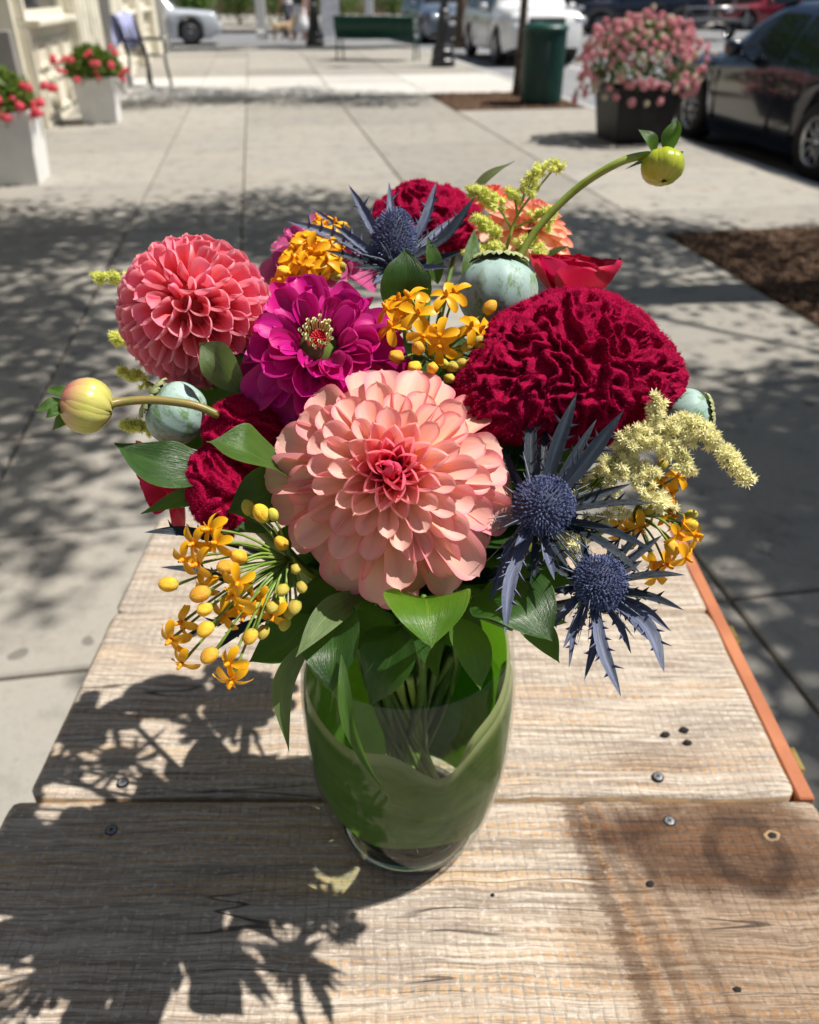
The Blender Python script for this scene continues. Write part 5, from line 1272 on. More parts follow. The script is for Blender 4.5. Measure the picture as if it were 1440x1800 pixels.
sprig('broad dark leaf hanging under the peach dahlia over the vase rim', [((590, 1050, .44), (585, 1216, .405), .032, B(-.2, .25, 1), B(0, 0, 1) * .010, m_leafd), ((640, 1040, .44), (520, 1155, .39), .015, B(.5, .6, .7), B(-.2, .3, .4) * .006, m_leafp)], seed=7)
sprig('large dark leaf stretching out over the vase rim below the thistles', [((835, 1050, .44), (972, 1127, .405), .044, B(-.1, .75, .7), B(.1, .4, .3) * .010, m_leafd), ((900, 1075, .46), (984, 1166, .45), .018, B(.1, .4, .9), B(.2, .1, 0) * .003, m_leafb)], seed=8)
sprig('pointed green leaf dipping over the glass rim under the large leaf', [((800, 1085, .44), (845, 1214, .42), .021, B(.3, .3, 1), B(.2, .1, .5) * .006, m_leafb)], seed=9)
sprig('glossy leaf with bright highlights hanging down inside the vase mouth', [((705, 1100, .46), (652, 1240, .455), .034, B(-.35, .5, .9), B(.1, .1, .5) * .006, m_leafd)], seed=10)
sprig('long narrow yellowing leaf drooping past the side of the vase', [((545, 1120, .42), (508, 1322, .43), .012, B(.5, .1, 1), B(-.25, .2, .2) * .012, m_leafp)], seed=11)
sprig('broad dark leaf behind the orange milkweed buds', [((560, 1060, .45), (436, 1165, .43), .034, B(-.1, .7, .7), B(.3, -.4, .2) * .006, m_leafd), ((470, 935, .46), (380, 940, .46), .012, B(0, .8, .5), B(0, .2, 0) * .002, m_leafd)], seed=12)
sprig('dark leaves filling the gap under the flowers at the vase mouth', [((660, 1060, .45), (500, 1080, .43), .032, B(0, .8, .6), B(0, .3, .2) * .006, m_leafd), ((760, 1090, .47), (850, 1150, .46), .034, B(0, .8, .7), B(0, .2, .2) * .006, m_leafd), ((700, 1090, .47), (600, 1140, .45), .030, B(.1, .8, .6), B(0, .3, .2) * .005, m_leafd)], seed=13)
sprig('small green leaves beside the apricot dahlia at the back', [((940, 480, .58), (1000, 432, .57), .010, B(0, .6, .7), B(0, .4, 0) * .003, m_leafd), ((960, 490, .57), (1000, 465, .56), .020, B(0, .6, .7), B(0, .4, 0) * .003, m_leafb)], seed=14)
sprig('bright green leaf and stalks under the pale goldenrod', [((960, 880, .46), (1035, 770, .46), .014, B(-.6, .3, .7), B(-.2, .2, 0) * .004, m_leafb), ((985, 880, .46), (1150, 820, .45), .012, B(0, .7, .7), B(0, .3, 0) * .006, m_leafb)], seed=15)
sprig('small pale leaf lying low on the far side of the thistles', [((900, 1105, .50), (1000, 1095, .50), .016, B(0, .7, .7), B(0, .3, 0) * .003, m_leafp)], seed=16)
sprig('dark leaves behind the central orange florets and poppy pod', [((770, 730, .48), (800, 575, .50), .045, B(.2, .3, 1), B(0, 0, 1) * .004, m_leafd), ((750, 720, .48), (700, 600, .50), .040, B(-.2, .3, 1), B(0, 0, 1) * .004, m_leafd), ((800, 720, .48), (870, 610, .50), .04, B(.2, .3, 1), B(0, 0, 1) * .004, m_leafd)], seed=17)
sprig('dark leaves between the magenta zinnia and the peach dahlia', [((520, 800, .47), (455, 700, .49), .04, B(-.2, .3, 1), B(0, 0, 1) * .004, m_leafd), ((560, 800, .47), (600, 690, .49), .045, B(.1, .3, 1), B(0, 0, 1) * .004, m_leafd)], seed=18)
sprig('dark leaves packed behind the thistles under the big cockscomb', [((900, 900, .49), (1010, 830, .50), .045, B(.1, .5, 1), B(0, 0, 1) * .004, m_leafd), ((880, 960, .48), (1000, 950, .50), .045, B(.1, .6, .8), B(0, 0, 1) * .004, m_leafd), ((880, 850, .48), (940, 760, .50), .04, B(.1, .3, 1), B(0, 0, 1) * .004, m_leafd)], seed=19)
sprig('added dark leaves hidden behind the brown crowned pod to close gaps in the shadow', [((430, 790, .50), (305, 650, .54), .055, B(-.3, .4, .9), B(0, 0, 1) * .004, m_leafd), ((440, 820, .50), (330, 850, .53), .05, B(-.3, .6, .7), B(0, 0, 1) * .004, m_leafd), ((450, 640, .54), (380, 520, .57), .05, B(-.3, .5, .7), B(0, 0, 1) * .004, m_leafd)], seed=20)  # hidden leaves added so the bouquet casts a more solid shadow
# curled strand hanging in front of the vase
root = thing('curled_leaf', 'thin curled green leaf strand hanging down the front of the vase', 'leaf', W(602, 1170, .40))
blade([W(600, 1150, .405), W(606, 1220, .40), W(618, 1280, .398), W(650, 1350, .402), W(686, 1403, .402)], .0075, B(.5, .2, 1), m_leafb, root, 'strand', peak=.35, twist=1.6, fold=.5)
# filler leaves deep inside, added to close gaps and thicken the bouquet shadow
for q in range(110):
    a = R.uniform(0, 2 * pi); zb = R.uniform(.25, .385); rr_ = R.uniform(.01, .10) * (1 if zb < .33 else .75) * (.45 if zb < .29 else 1)
    c0 = VC + V((rr_ * .4 * cos(a), rr_ * .4 * sin(a) - .004, zb - .025)); tip = VC + V(((rr_ + .04) * cos(a), (rr_ + .034) * sin(a) - .004, zb + R.uniform(-.01, .03)))
    root = thing('filler_leaf', 'dark green filler leaf added among the stems in the heart of the bouquet', 'leaf', c0, group='dark leaves deep inside the bouquet')
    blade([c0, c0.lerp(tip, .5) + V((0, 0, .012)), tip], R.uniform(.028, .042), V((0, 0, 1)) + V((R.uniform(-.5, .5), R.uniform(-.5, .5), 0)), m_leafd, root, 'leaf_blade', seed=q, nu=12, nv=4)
    MB().tube([c0, VC + V((.02 * cos(a), .02 * sin(a), .2)), VC + V((-.02 * cos(a), -.02 * sin(a), .03))], .0016, 5).put('leaf_stalk', m_stem, root)

# ---- 8. thistles (eryngium) ------------------------------------------
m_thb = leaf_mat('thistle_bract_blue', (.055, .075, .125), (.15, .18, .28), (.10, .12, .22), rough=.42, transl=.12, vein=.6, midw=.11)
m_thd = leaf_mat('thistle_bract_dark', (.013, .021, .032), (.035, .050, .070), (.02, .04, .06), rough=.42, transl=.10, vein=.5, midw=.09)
m_cone1 = mat('thistle_floret_blue', (.05, .07, .16), (.18, .21, .38), 300, .6, .3, rnd=0); m_cone0 = mat('thistle_core', (.015, .02, .05), (.04, .05, .10), 300, .7)
m_fil = mat('thistle_filament', (.22, .25, .30), (.12, .15, .20), 200, .5)
def spiny(path, Wd, nrm, m, parent, nteeth=4, seed=0, name='bract'):
    rs = random.Random(seed); nu = 18; P_ = curve(path, nu + 1); nrm = V(nrm).normalized(); mb = MB(); vs = []; uv = []; Lp = sum((P_[i + 1] - P_[i]).length for i in range(nu))
    fr_ = []
    for i, p in enumerate(P_):
        t = i / nu; tg = (P_[min(i + 1, nu)] - P_[max(i - 1, 0)]).normalized(); side = tg.cross(nrm).normalized(); up = side.cross(tg)
        w = (.42 + .58 * sin(min(1, t / .55) * pi / 2)) if t < .55 else cos((t - .55) / .45 * pi / 2) ** .9
        w = max(w, .015) * Wd * .40; fr_.append((p, tg, side, up, w))
        for j, s in enumerate((-1, -.5, 0, .5, 1)):
            vs.append(p + side * s * w + up * (abs(s) * w * .75)); uv.append((t * .98 + .01, s * .5 + .5))
    fs = [(i * 5 + j, (i + 1) * 5 + j, (i + 1) * 5 + j + 1, i * 5 + j + 1) for i in range(nu) for j in range(4)]
    mb.add(vs, fs, uv=uv)
    for q in range(nteeth):
        for sd in (-1, 1):
            i = int(nu * (.22 + .62 * (q + .3 * rs.random() + (.3 if sd > 0 else 0)) / nteeth)); p, tg, side, up, w = fr_[i]; b = p + side * sd * w * .92 + up * w * .7
            ln = rs.uniform(.0030, .0065) * min(1.2, Lp / .06); tipd = (side * sd + tg * rs.uniform(.5, 1.1) + up * .5).normalized()
            mb.add([b - tg * .0011, b + tg * .0013, b + tipd * ln, b + up * .0006], [(0, 1, 2), (0, 3, 2), (1, 3, 2)], uv=[(.5, .5)] * 4)
    return mb.put(name, m, parent)
def thistle(label, c, ax, rl, rw, bracts, seed, stem_dir=None):
    rs = random.Random(seed); root = thing('blue_thistle', label, 'flower', c, group='blue thistles in the bouquet'); F = frame(c, ax)
    MB().lathe([(rw * .5, -rl * .95), (rw * .86, -rl * .6), (rw * .92, -.1 * rl), (rw * .78, rl * .45), (rw * .4, rl * .85), (.0004, rl * .94)], 20).put('cone_core', m_cone0, root, F)
    mb = MB(); N = 560
    for i in range(N):
        cz = 1 - 1.86 * (i + .5) / N; a = i * 2.399963; q = sqrt(max(0, 1 - cz * cz)); d = V((q * cos(a), q * sin(a), cz))
        p = V((d.x * rw * .92, d.y * rw * .92, d.z * rl * .93)); nd = V((d.x / rw, d.y / rw, d.z / rl * .9 + 8)).normalized(); Fm = frame(p, nd)
        L = .0034 * rs.uniform(.65, 1.3); Fm = Fm @ RX(rs.uniform(-.22, .22)) @ RY(rs.uniform(-.22, .22))
        mb.lathe([(.00040, 0), (.00034, L * .6), (.00055, L * .72), (.0001, L * .9)], 4, Fm, mi=0)
        for k_ in range(4):
            b = 2 * pi * k_ / 4 + i; e = V((cos(b), sin(b), .75)).normalized(); o_ = V((0, 0, L * .68)); sd = V((-sin(b), cos(b), 0)) * .00022
            mb.add([o_ + sd, o_ - sd, o_ + e * .0014], [(0, 1, 2)], Fm)
    o = mb.put('florets', m_cone1, root, F, smooth=False); o['kind'] = 'stuff'
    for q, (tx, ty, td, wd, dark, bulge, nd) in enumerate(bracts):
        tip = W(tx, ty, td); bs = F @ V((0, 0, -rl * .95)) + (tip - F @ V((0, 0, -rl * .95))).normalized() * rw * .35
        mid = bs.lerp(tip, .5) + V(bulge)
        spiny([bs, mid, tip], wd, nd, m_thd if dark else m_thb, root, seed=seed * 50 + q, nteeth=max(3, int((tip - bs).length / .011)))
    # thin filaments
    for q in range(46):
        a = rs.uniform(0, 2 * pi); e = V((cos(a), sin(a), rs.uniform(-.5, .9))).normalized(); b0 = F @ V((0, 0, -rl * .9)); e = F.to_3x3() @ e; l = rs.uniform(.02, .038)
        MB().tube(curve([b0, b0 + e * l * .5 + V((0, 0, .002)), b0 + e * l], 6), [.0006, .0006, .0005, .00045, .0003, .0001], 4).put('filament', m_fil, root)
    stem(root, F @ V((0, 0, -rl * .9)), F.to_3x3() @ V((0, 0, 1)), 20, seed, .0025, m_thd)
    return root
N1 = B(0, .2, 1); z0 = V((0, 0, 0)); up1 = lambda r, u, k_: (RGT * r + UPV * u) * k_
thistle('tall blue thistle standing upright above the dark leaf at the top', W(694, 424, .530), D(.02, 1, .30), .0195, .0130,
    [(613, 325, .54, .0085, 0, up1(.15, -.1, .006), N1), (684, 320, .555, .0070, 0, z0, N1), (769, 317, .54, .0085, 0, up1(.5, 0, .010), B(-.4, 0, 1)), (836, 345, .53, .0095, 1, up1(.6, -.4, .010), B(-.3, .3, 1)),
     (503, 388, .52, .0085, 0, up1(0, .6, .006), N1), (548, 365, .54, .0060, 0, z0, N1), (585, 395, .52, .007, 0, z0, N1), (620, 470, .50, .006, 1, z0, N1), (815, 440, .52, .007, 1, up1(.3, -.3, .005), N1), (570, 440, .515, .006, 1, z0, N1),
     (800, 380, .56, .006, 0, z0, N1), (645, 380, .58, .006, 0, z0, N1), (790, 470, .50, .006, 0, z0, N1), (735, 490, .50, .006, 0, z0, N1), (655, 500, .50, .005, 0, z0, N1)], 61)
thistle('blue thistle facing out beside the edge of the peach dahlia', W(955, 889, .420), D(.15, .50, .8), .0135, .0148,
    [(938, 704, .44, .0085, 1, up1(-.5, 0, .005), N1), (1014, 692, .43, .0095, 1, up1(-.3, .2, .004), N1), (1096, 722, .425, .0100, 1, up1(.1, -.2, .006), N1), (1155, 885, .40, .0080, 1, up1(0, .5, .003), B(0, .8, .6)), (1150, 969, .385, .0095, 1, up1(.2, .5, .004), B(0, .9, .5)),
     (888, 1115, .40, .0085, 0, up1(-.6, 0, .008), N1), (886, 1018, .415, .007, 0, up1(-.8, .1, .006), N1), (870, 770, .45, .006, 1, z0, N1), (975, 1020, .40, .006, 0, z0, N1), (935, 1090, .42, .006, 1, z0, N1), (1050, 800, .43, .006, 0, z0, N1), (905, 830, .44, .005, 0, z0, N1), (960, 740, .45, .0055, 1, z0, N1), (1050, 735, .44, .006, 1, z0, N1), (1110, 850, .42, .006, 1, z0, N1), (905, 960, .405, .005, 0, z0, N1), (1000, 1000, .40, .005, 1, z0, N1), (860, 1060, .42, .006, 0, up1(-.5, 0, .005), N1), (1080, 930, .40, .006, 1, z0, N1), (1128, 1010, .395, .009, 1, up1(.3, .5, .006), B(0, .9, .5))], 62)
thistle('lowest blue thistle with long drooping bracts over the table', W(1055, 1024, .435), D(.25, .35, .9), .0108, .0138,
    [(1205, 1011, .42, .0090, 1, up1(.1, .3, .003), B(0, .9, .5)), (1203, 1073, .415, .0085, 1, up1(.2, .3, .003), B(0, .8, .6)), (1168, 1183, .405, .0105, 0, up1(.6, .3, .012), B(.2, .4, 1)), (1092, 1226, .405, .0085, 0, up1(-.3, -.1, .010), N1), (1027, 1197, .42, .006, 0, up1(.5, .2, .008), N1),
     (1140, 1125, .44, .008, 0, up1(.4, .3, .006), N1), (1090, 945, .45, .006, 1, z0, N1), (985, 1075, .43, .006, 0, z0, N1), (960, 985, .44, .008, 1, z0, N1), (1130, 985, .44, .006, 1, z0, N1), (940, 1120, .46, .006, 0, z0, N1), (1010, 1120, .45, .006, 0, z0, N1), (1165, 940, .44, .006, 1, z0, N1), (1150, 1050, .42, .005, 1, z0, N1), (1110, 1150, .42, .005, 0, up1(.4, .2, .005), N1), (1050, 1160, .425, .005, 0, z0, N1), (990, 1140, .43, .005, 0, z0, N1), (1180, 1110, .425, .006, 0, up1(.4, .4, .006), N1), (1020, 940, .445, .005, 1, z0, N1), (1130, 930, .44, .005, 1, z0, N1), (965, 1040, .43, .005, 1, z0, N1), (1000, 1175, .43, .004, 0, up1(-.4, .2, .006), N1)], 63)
# dark spiny leaves low on the shaded side
root = thing('thistle_foliage', 'dark spiny thistle leaves poking out behind the orange milkweed', 'foliage', W(400, 960, .47))
for q, (a, b, wd) in enumerate((((420, 965, .48), (254, 936, .46), .012), ((440, 1040, .48), (282, 997, .46), .009), ((430, 900, .48), (330, 895, .47), .013), ((470, 1070, .47), (300, 1138, .45), .008), ((470, 1090, .47), (385, 1140, .45), .009))):
    spiny([W(*a), W(*a).lerp(W(*b), .5) + UPV * .002, W(*b)], wd, B(0, .8, .6), m_thd, root, nteeth=4, seed=q + 400)
MB().tube(curve([W(430, 960, .48), VC + V((-.02, -.02, .23)), VC + V((.01, .01, .03))], 12), .002, 6).put('stem', m_thd, root)

# ---- 9. milkweed ------------------------------------------------------
m_mwp = mat('milkweed_petal', (.98, .55, .012), (.97, .44, .006), 250, .42, .4, transl=.30, tcol=(.95, .50, .02), rnd=.12)
m_mwc = mat('milkweed_crown', (.96, .34, .004), (.98, .46, .01), 300, .4, .4, transl=.25, rnd=.1)
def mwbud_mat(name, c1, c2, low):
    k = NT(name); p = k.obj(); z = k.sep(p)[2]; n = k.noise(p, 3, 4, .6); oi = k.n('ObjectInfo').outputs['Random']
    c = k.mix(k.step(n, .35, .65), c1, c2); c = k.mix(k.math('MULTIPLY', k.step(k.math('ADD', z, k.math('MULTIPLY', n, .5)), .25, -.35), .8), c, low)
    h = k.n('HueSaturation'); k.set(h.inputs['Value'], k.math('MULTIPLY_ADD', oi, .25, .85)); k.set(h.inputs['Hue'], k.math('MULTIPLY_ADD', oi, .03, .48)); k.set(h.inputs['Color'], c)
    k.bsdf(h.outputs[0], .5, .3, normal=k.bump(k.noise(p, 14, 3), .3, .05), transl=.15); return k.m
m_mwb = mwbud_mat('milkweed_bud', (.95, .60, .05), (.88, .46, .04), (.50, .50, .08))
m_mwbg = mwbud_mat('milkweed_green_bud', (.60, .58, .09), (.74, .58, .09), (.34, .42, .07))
mw_pet = petal_mesh('petal', m_mwp, nu=7, nv=4, Wd=.50, cup0=.6, cup1=.4, th0=.25, th1=-.8, tip=.6, peak=.55, base=.42, point=.05)
def mw_crown_mesh():
    mb = MB()
    hood = petal_mesh('tmp', m_mwc, nu=5, nv=4, Wd=.75, cup0=1.2, cup1=1.4, th0=1.25, th1=2.1, tip=.6, peak=.5, base=.5)
    vs = [v.co.copy() for v in hood.vertices]; fs = [tuple(p.vertices) for p in hood.polygons]
    for i in range(5): mb.add(vs, fs, RZ(2 * pi * i / 5 + .6) @ T(.12, 0, .22) @ SC(.5))
    mb.lathe([(.12, 0), (.10, .2), (.17, .26), (.15, .45), (.001, .5)], 10)
    return mb.mesh('crown', m_mwc)
mw_cr = mw_crown_mesh()
m_ped = stem_mat('pedicel_green', (.14, .24, .035), (.22, .32, .05))
def bud_mesh(m):
    mb = MB(); pr = [(.001, -.62), (.25, -.58), (.42, -.36), (.5, -.05), (.46, .28), (.3, .55), (.12, .68), (.001, .72)]
    mb.lathe(smooth_prof(pr, 14), 15, fn=lambda q, z: 1 + .085 * cos(q * 5)); return mb.mesh('bud', m)
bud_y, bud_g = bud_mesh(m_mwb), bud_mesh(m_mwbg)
sepal_m = MB()
for i in range(5):
    a = 2 * pi * i / 5; sepal_m.add([(.12, -.1, -.6), (.12, .1, -.6), (.55, 0, -.45)], [(0, 1, 2)], RZ(a))
sepal_m = sepal_m.mesh('sepals', m_stem2)
def milkweed(label, hub, florets, buds, greens, seed, fs_=.0078, bs_=.0045, back=D(0, 0, -1), outd=None):
    """florets/buds: photo pixel positions with depth"""
    rs = random.Random(seed); H_ = W(*hub); root = thing('milkweed_sprig', label, 'flower', H_, group='orange milkweed sprigs in the bouquet')
    def ped(p, m=m_ped):
        MB().tube(curve([H_, H_.lerp(p, .55) + V((0, 0, .004)), p], 8), [.0007] * 7 + [.0009], 5).put('pedicel', m, root)
    for (x, y, d, *nd) in florets:
        p = W(x, y, d); n = V(nd[0]) if nd else ((p - H_).normalized() * .6 + V((rs.uniform(-.5, .5), -.5, rs.uniform(-.3, .7)))).normalized()
        s = fs_ * rs.uniform(.88, 1.1); Fm = frame(p, n, V((rs.uniform(-1, 1), 0, 1)))
        f = put('floret', mw_cr, root, Fm @ SC(s))
        for i in range(5):
            put('petal', mw_pet, f, Fm @ RZ(2 * pi * i / 5 + rs.uniform(-.12, .12)) @ T(.0004, 0, .0008) @ RY(radians(rs.uniform(-12, 34))) @ SC(s * 1.35))
        ped(p - n * .0005)
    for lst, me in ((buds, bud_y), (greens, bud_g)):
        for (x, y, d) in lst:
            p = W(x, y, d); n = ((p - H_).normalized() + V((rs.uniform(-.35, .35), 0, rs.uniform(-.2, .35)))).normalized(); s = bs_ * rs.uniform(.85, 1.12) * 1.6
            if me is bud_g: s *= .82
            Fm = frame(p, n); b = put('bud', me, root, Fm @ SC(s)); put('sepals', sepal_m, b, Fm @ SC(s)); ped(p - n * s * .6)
    stem(root, H_, (H_ - VC - V((0, 0, .2))).normalized(), 20, seed, .0018, m_stem2)
    return root
milkweed('big sprig of orange milkweed florets and yellow buds hanging low by the vase', (510, 985, .42),
    [(383, 955, .39), (325, 982, .40), (352, 990, .395), (418, 1022, .385), (412, 1045, .39), (322, 1092, .395), (303, 1122, .395), (322, 1163, .395), (405, 1165, .39), (408, 1192, .392), (430, 1075, .40), (478, 1080, .405), (372, 930, .395), (358, 1030, .40), (345, 955, .40), (450, 1050, .41), (395, 1080, .40)],
    [(297, 1027, .395), (353, 1044, .388), (360, 1071, .388), (362, 1106, .388), (369, 1152, .388), (441, 1119, .395), (420, 979, .395), (398, 997, .39), (460, 903, .41), (495, 955, .41)],
    [(436, 893, .415), (480, 905, .41), (497, 1037, .40), (478, 1067, .40), (518, 1067, .405), (463, 1111, .405), (530, 1032, .405), (500, 1095, .41), (520, 1000, .405), (453, 1068, .41), (490, 1060, .41), (508, 1078, .41)], 71)
milkweed('orange milkweed cluster in the middle between poppy pod and magenta zinnia', (765, 640, .47),
    [(722, 523, .455), (735, 552, .45), (785, 522, .452), (800, 515, .458), (775, 590, .443), (828, 575, .452), (683, 545, .458), (690, 575, .455), (745, 590, .445), (775, 610, .445), (700, 530, .46), (842, 580, .455)],
    [(861, 541, .46), (735, 612, .44), (760, 647, .435), (729, 645, .44), (697, 627, .445), (850, 608, .455), (828, 640, .455)],
    [(820, 610, .455), (838, 600, .455), (812, 640, .455), (795, 645, .455), (805, 625, .46), (845, 625, .458), (780, 640, .455), (830, 655, .46), (850, 640, .46), (815, 660, .46), (790, 665, .455)], 72, fs_=.0086)
milkweed('orange milkweed cluster at the back beside the dusky magenta zinnia', (560, 500, .54),
    [(520, 440, .525), (540, 455, .52), (510, 480, .52), (555, 425, .53), (500, 465, .525), (570, 400, .54), (585, 410, .535), (545, 470, .515), (565, 445, .52), (530, 465, .515), (575, 460, .515), (495, 490, .52), (560, 388, .545), (550, 440, .52), (525, 425, .53), (515, 455, .52), (595, 440, .525), (540, 430, .525), (505, 500, .52), (575, 430, .525), (590, 395, .54)],
    [(500, 478, .52), (585, 470, .52)], [(590, 485, .52), (600, 470, .52), (520, 495, .52)], 73, fs_=.0086)
milkweed('small orange milkweed sprig dangling past the goldenrod over the table edge', (1112, 905, .46),
    [(1160, 845, .455), (1192, 838, .455), (1178, 868, .46), (1165, 892, .455), (1180, 905, .455), (1125, 925, .455), (1220, 940, .445), (1205, 978, .445), (1150, 985, .45), (1190, 935, .445), (1100, 930, .46), (1152, 1010, .45), (1170, 990, .45), (1150, 860, .465)],
    [(1212, 922, .445), (1182, 962, .445)], [(1110, 955, .455), (1215, 905, .455), (1165, 815, .46), (1140, 900, .455)], 74)

# ---- 10. goldenrod ---------------------------------------------------
m_gr1 = mat('goldenrod_cream', (.97, .92, .62), (.95, .92, .54), 200, .6, .3, transl=.42, rnd=.15)
m_gr2 = mat('goldenrod_lime', (.90, .90, .32), (.84, .88, .28), 200, .6, .3, transl=.42, rnd=.15)
def gr_mesh(m, seed):
    rs = random.Random(seed); mb = MB()
    for i in range(16):
        z = 1 - 1.15 * (i + .5) / 16; a = i * 2.4; q = sqrt(max(0, 1 - z * z)); d = V((q * cos(a), q * sin(a), z)); b = d.orthogonal().normalized(); c = d.cross(b); l = rs.uniform(.8, 1.15)
        mb.add([b * .09, -b * .09, d * l * .6 + b * .13, d * l * .6 - b * .13, d * l, c * .06 + d * .3], [(0, 1, 3, 2), (2, 3, 4), (0, 5, 2)], T(0, 0, 0))
    mb.lathe([(.12, -.9), (.3, -.3), (.34, 0), (.15, .35)], 7)
    return mb.mesh('floret', m, smooth=False)
gr_a = [gr_mesh(m_gr1, i) for i in range(2)]; gr_b = [gr_mesh(m_gr2, i) for i in range(2)]
def goldenrod(label, main, branches, seed, ms, s=.0021, dens=330, total=280):
    rs = random.Random(seed); P0 = [W(*q) for q in main]; root = thing('goldenrod_sprig', label, 'flower', P0[0], group='goldenrod sprigs in the bouquet')
    MB().tube(curve(P0, 20), [lerp(.0016, .0006, i / 19) for i in range(20)], 6).put('stem', m_stem2, root)
    cnt = 0; L_ = []
    for b in branches:
        pts = [W(*q) for q in b[0]]; wdt = b[1]; C_ = curve(pts, 16); ln = sum((C_[i + 1] - C_[i]).length for i in range(15)); L_.append((C_, ln, wdt, b[2] if len(b) > 2 else .25))
        MB().tube(C_, [lerp(.0011, .0004, i / 15) for i in range(16)], 5).put('branch', m_stem2, root)
    need = [l * (w_ / .006) for _, l, w_, _ in L_]; tot = sum(need)
    for (C_, ln, wd, t0), nd in zip(L_, need):
        n = int(total * nd / tot)
        for i in range(n):
            t = t0 + (1 - t0) * (i + rs.random()) / n; k_ = min(14, int(t * 15)); p = C_[k_].lerp(C_[k_ + 1], t * 15 - k_)
            d = V((rs.gauss(0, 1), rs.gauss(0, 1), rs.gauss(.5, 1))).normalized(); w_ = 1.25 * wd * (1.15 - .6 * t) * rs.uniform(.35, 1)
            put('floret', ms[rs.randrange(2)], root, frame(p + d * w_, d) @ RZ(rs.uniform(0, 6)) @ SC(s * rs.uniform(.8, 1.2)))
    stem(root, P0[0], (P0[0] - P0[-1]) * -1, 20, seed, .0018, m_stem2)
    return root
goldenrod('large cream goldenrod spray arching out beyond the cockscomb', [(985, 905, .46), (1060, 830, .45), (1150, 765, .445), (1235, 775, .44), (1312, 850, .435)],
    [([(1150, 775, .445), (1210, 755, .44), (1262, 790, .435), (1318, 850, .432)], .0058, .05), ([(1090, 800, .45), (1120, 780, .445), (1150, 740, .44), (1157, 700, .44)], .0058, .05), ([(1150, 770, .445), (1190, 805, .44), (1215, 825, .44)], .0055, .1), ([(1170, 770, .44), (1200, 745, .44), (1245, 765, .44)], .0060, 0)], 81, gr_a, s=.0040, total=290)
goldenrod('dense cream goldenrod plume lying over the dark thistle bracts', [(985, 915, .46), (1040, 860, .452), (1110, 800, .445)],
    [([(1050, 850, .45), (1085, 800, .445), (1120, 770, .44), (1170, 795, .44)], .0085, 0), ([(1050, 855, .45), (1100, 840, .445), (1150, 880, .44), (1172, 888, .438)], .0075, 0), ([(1020, 870, .455), (1060, 875, .45), (1100, 905, .45)], .0055, .1), ([(1060, 840, .45), (1110, 830, .445), (1160, 840, .44)], .0065, .1)], 84, gr_a, s=.0034, total=230)
goldenrod('cream goldenrod tufts showing between the thistle bracts', [(1000, 960, .48), (960, 850, .48), (930, 745, .475)],
    [([(960, 800, .48), (945, 760, .475), (930, 735, .47)], .0045, .2), ([(965, 800, .48), (985, 765, .475), (990, 740, .47)], .0055, .2), ([(1000, 950, .47), (1030, 930, .46), (1070, 910, .455)], .0065, .1), ([(1000, 960, .47), (1010, 955, .46), (1030, 940, .46)], .006, 0), ([(1000, 870, .47), (1020, 850, .46), (1050, 840, .455)], .005, 0)], 82, gr_a, s=.0036, total=210)
goldenrod('lime yellow goldenrod branching up in front of the apricot dahlia', [(880, 480, .575), (895, 420, .57), (915, 370, .565), (975, 295, .56)],
    [([(915, 360, .565), (930, 325, .56), (950, 300, .56), (988, 290, .56)], .0062, .1), ([(900, 405, .57), (880, 370, .56), (850, 345, .56), (825, 335, .56)], .0055, .35), ([(905, 400, .565), (940, 385, .56), (965, 375, .555), (960, 400, .555)], .0050, .3), ([(890, 440, .57), (870, 415, .56), (835, 385, .555)], .0055, .35),
     ([(890, 450, .57), (860, 440, .56), (818, 450, .555)], .0055, .3), ([(900, 445, .57), (930, 430, .56), (955, 450, .555)], .0065, .2), ([(910, 380, .565), (905, 350, .56), (895, 335, .56)], .004, .3), ([(880, 400, .565), (850, 400, .56), (850, 385, .56)], .004, .3)], 83, gr_b, s=.0036, total=280)
for q, (pts, lab) in enumerate((([(260, 510, .56), (215, 490, .56), (166, 490, .56)], 'lime goldenrod tip sticking out behind the coral ball dahlia, topmost of four'), ([(250, 600, .55), (215, 600, .55), (201, 590, .55)], 'tiny goldenrod tip peeping out at the widest part of the coral dahlia'),
        ([(290, 690, .53), (245, 665, .53), (213, 655, .53)], 'small goldenrod tip just under the coral ball dahlia'), ([(300, 770, .53), (250, 752, .53), (216, 747, .53)], 'small goldenrod tip beside the pod with the brown crown'))):
    goldenrod(lab, pts, [(pts, .0042, .35)], 90 + q, gr_b, s=.0034, total=46)

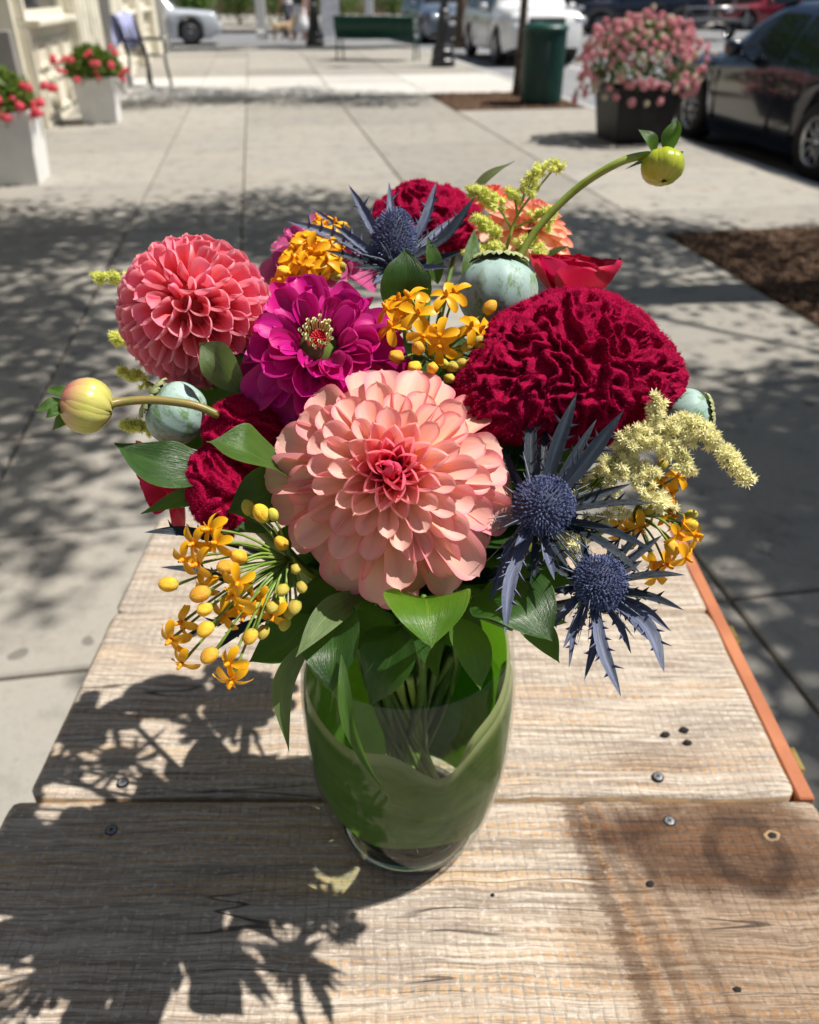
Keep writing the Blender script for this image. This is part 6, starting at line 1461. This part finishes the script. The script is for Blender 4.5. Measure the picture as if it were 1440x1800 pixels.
# ---- 11. dahlia buds -------------------------------------------------
def bud_mat(name, c1, c2, c3):
    k = NT(name); uv = k.uv(); u, v, _ = k.sep(uv)[:3]; ln = k.noise(k.scale(uv, (2, 20, 1)), 1.6, 3, .6)
    f = k.sep(k.n('ObjectInfo').outputs['Color'])[0]
    c = k.mix(k.step(ln, .35, .65), c1, c2); c = k.mix(k.math('MULTIPLY', k.step(u, .35, .95), f), c, c3)
    k.bsdf(c, .28, .5, normal=k.bump(ln, .25, .0006), transl=.22, coat=.2); return k.m
def dahlia_bud(label, c, ax, r, m, stem_pts, leaves, seed, pink=0.0, flat=.82):
    rs = random.Random(seed); root = thing('dahlia_bud', label, 'flower bud', c, group='dahlia buds in the bouquet'); F = frame(c, ax)
    def scale_mesh(w, seed_):
        nu, nv = 12, 6; vs = []; uv = []
        for i in range(nu + 1):
            t = i / nu; th = lerp(2.95, .12, t); ww = w * sin(min(1, (t + .12) / .6) * pi / 2) * (1 if t < .7 else sqrt(max(0, 1 - ((t - .7) / .32) ** 2)))
            for j in range(nv + 1):
                s = j / nv * 2 - 1; a = s * ww; rr_ = r * (1 + .055 * (1 - s * s) * sin(t * pi) - .03 + .012 * t + .02 * noise.noise(V((s * 2.5, t * 6, seed_))))
                q = rr_ * sin(th); vs.append((q * cos(a), q * sin(a), rr_ * cos(th) * flat)); uv.append((t * .98 + .01, s * .5 + .5))
        return MB().add(vs, [(i * (nv + 1) + j, i * (nv + 1) + j + 1, (i + 1) * (nv + 1) + j + 1, (i + 1) * (nv + 1) + j) for i in range(nu) for j in range(nv)], uv=uv).mesh('bud_scale', m)
    me = scale_mesh(.42, 0)
    for i in range(16):
        k_ = 1 - .028 * (i // 8) + rs.uniform(-.006, .006)
        put('bud_scale', me, root, F @ RZ(i * 2 * pi / 8 + (i // 8) * .39 + rs.uniform(-.06, .06)) @ RX(rs.uniform(-.03, .03)) @ SC(k_), color=(pink * rs.uniform(.5, 1), 0, 0, 1))
    MB().lathe([(.001, -.9), (.5, -.8), (.9, -.35), (.93, .1), (.7, .6), (.001, .86)], 20, SC(r * .96, r * .96, r * .9 * flat)).put('bud_core', m, root, F, color=(pink, 0, 0, 1))
    for (b, t, w, nd) in leaves: blade([W(*b), W(*b).lerp(W(*t), .5) + D(0, 0, 1) * .003, W(*t)], w, nd, m_leafb, root, 'bud_leaf', fold=.5, nu=14, nv=6)
    MB().tube(curve([W(*q) for q in stem_pts], 24), .0024, 8).put('flower_stem', m_stem2 if pink < .5 else m_olive, root)
    return root
m_bg = bud_mat('green_bud_scale', (.42, .52, .02), (.58, .62, .05), (.70, .60, .25)); m_bp = bud_mat('blushing_bud_scale', (.58, .64, .07), (.78, .66, .28), (.70, .14, .20))
dahlia_bud('lime green dahlia bud on a long curved stem above the bouquet', W(1165, 293, .50), D(0, -1, .25), .0128, m_bg,
    [(880, 520, .53), (935, 415, .52), (1010, 335, .51), (1085, 287, .50), (1135, 273, .50), (1150, 278, .50)],
    [((1150, 275, .50), (1122, 227, .495), .0125, B(.4, .2, .9)), ((1172, 272, .50), (1191, 208, .495), .0125, B(-.5, .2, .8)), ((1150, 285, .505), (1098, 298, .505), .006, B(0, .8, .5)), ((1180, 275, .51), (1200, 270, .51), .006, B(0, .8, .5))], 91, pink=.25, flat=.80)
dahlia_bud('green and pink blushing dahlia bud reaching out on its own stem', W(153, 713, .44), D(-.93, .28, .25), .0150, m_bp,
    [(385, 730, .46), (340, 712, .455), (270, 703, .45), (215, 706, .445), (188, 712, .44)],
    [((125, 715, .44), (62, 722, .435), .0110, B(.1, .6, .8)), ((125, 700, .44), (85, 682, .445), .009, B(0, .7, .7)), ((130, 735, .44), (92, 757, .44), .009, B(0, .5, .8)), ((118, 722, .435), (80, 735, .43), .008, B(0, .5, .8))], 92, pink=1.0, flat=.92)

# ---- glass inside: a few loose stem ends --------------------------------
for q in range(17):
    a = q * 2.4 + .3; b = VC + V((.034 * cos(a), .034 * sin(a), .018)); t = VC + V((-.034 * cos(a + .6), -.034 * sin(a + .6), .20)); mid = b.lerp(t, .5)
    o = MB().tube(curve([b, mid, t], 8), .0028, 8).put('cut_stem', (m_stem2, m_stem)[q % 2], None); o['label'] = 'cut green flower stem standing in the water of the vase'; o['category'] = 'stem'; o['group'] = 'cut stems in the vase'
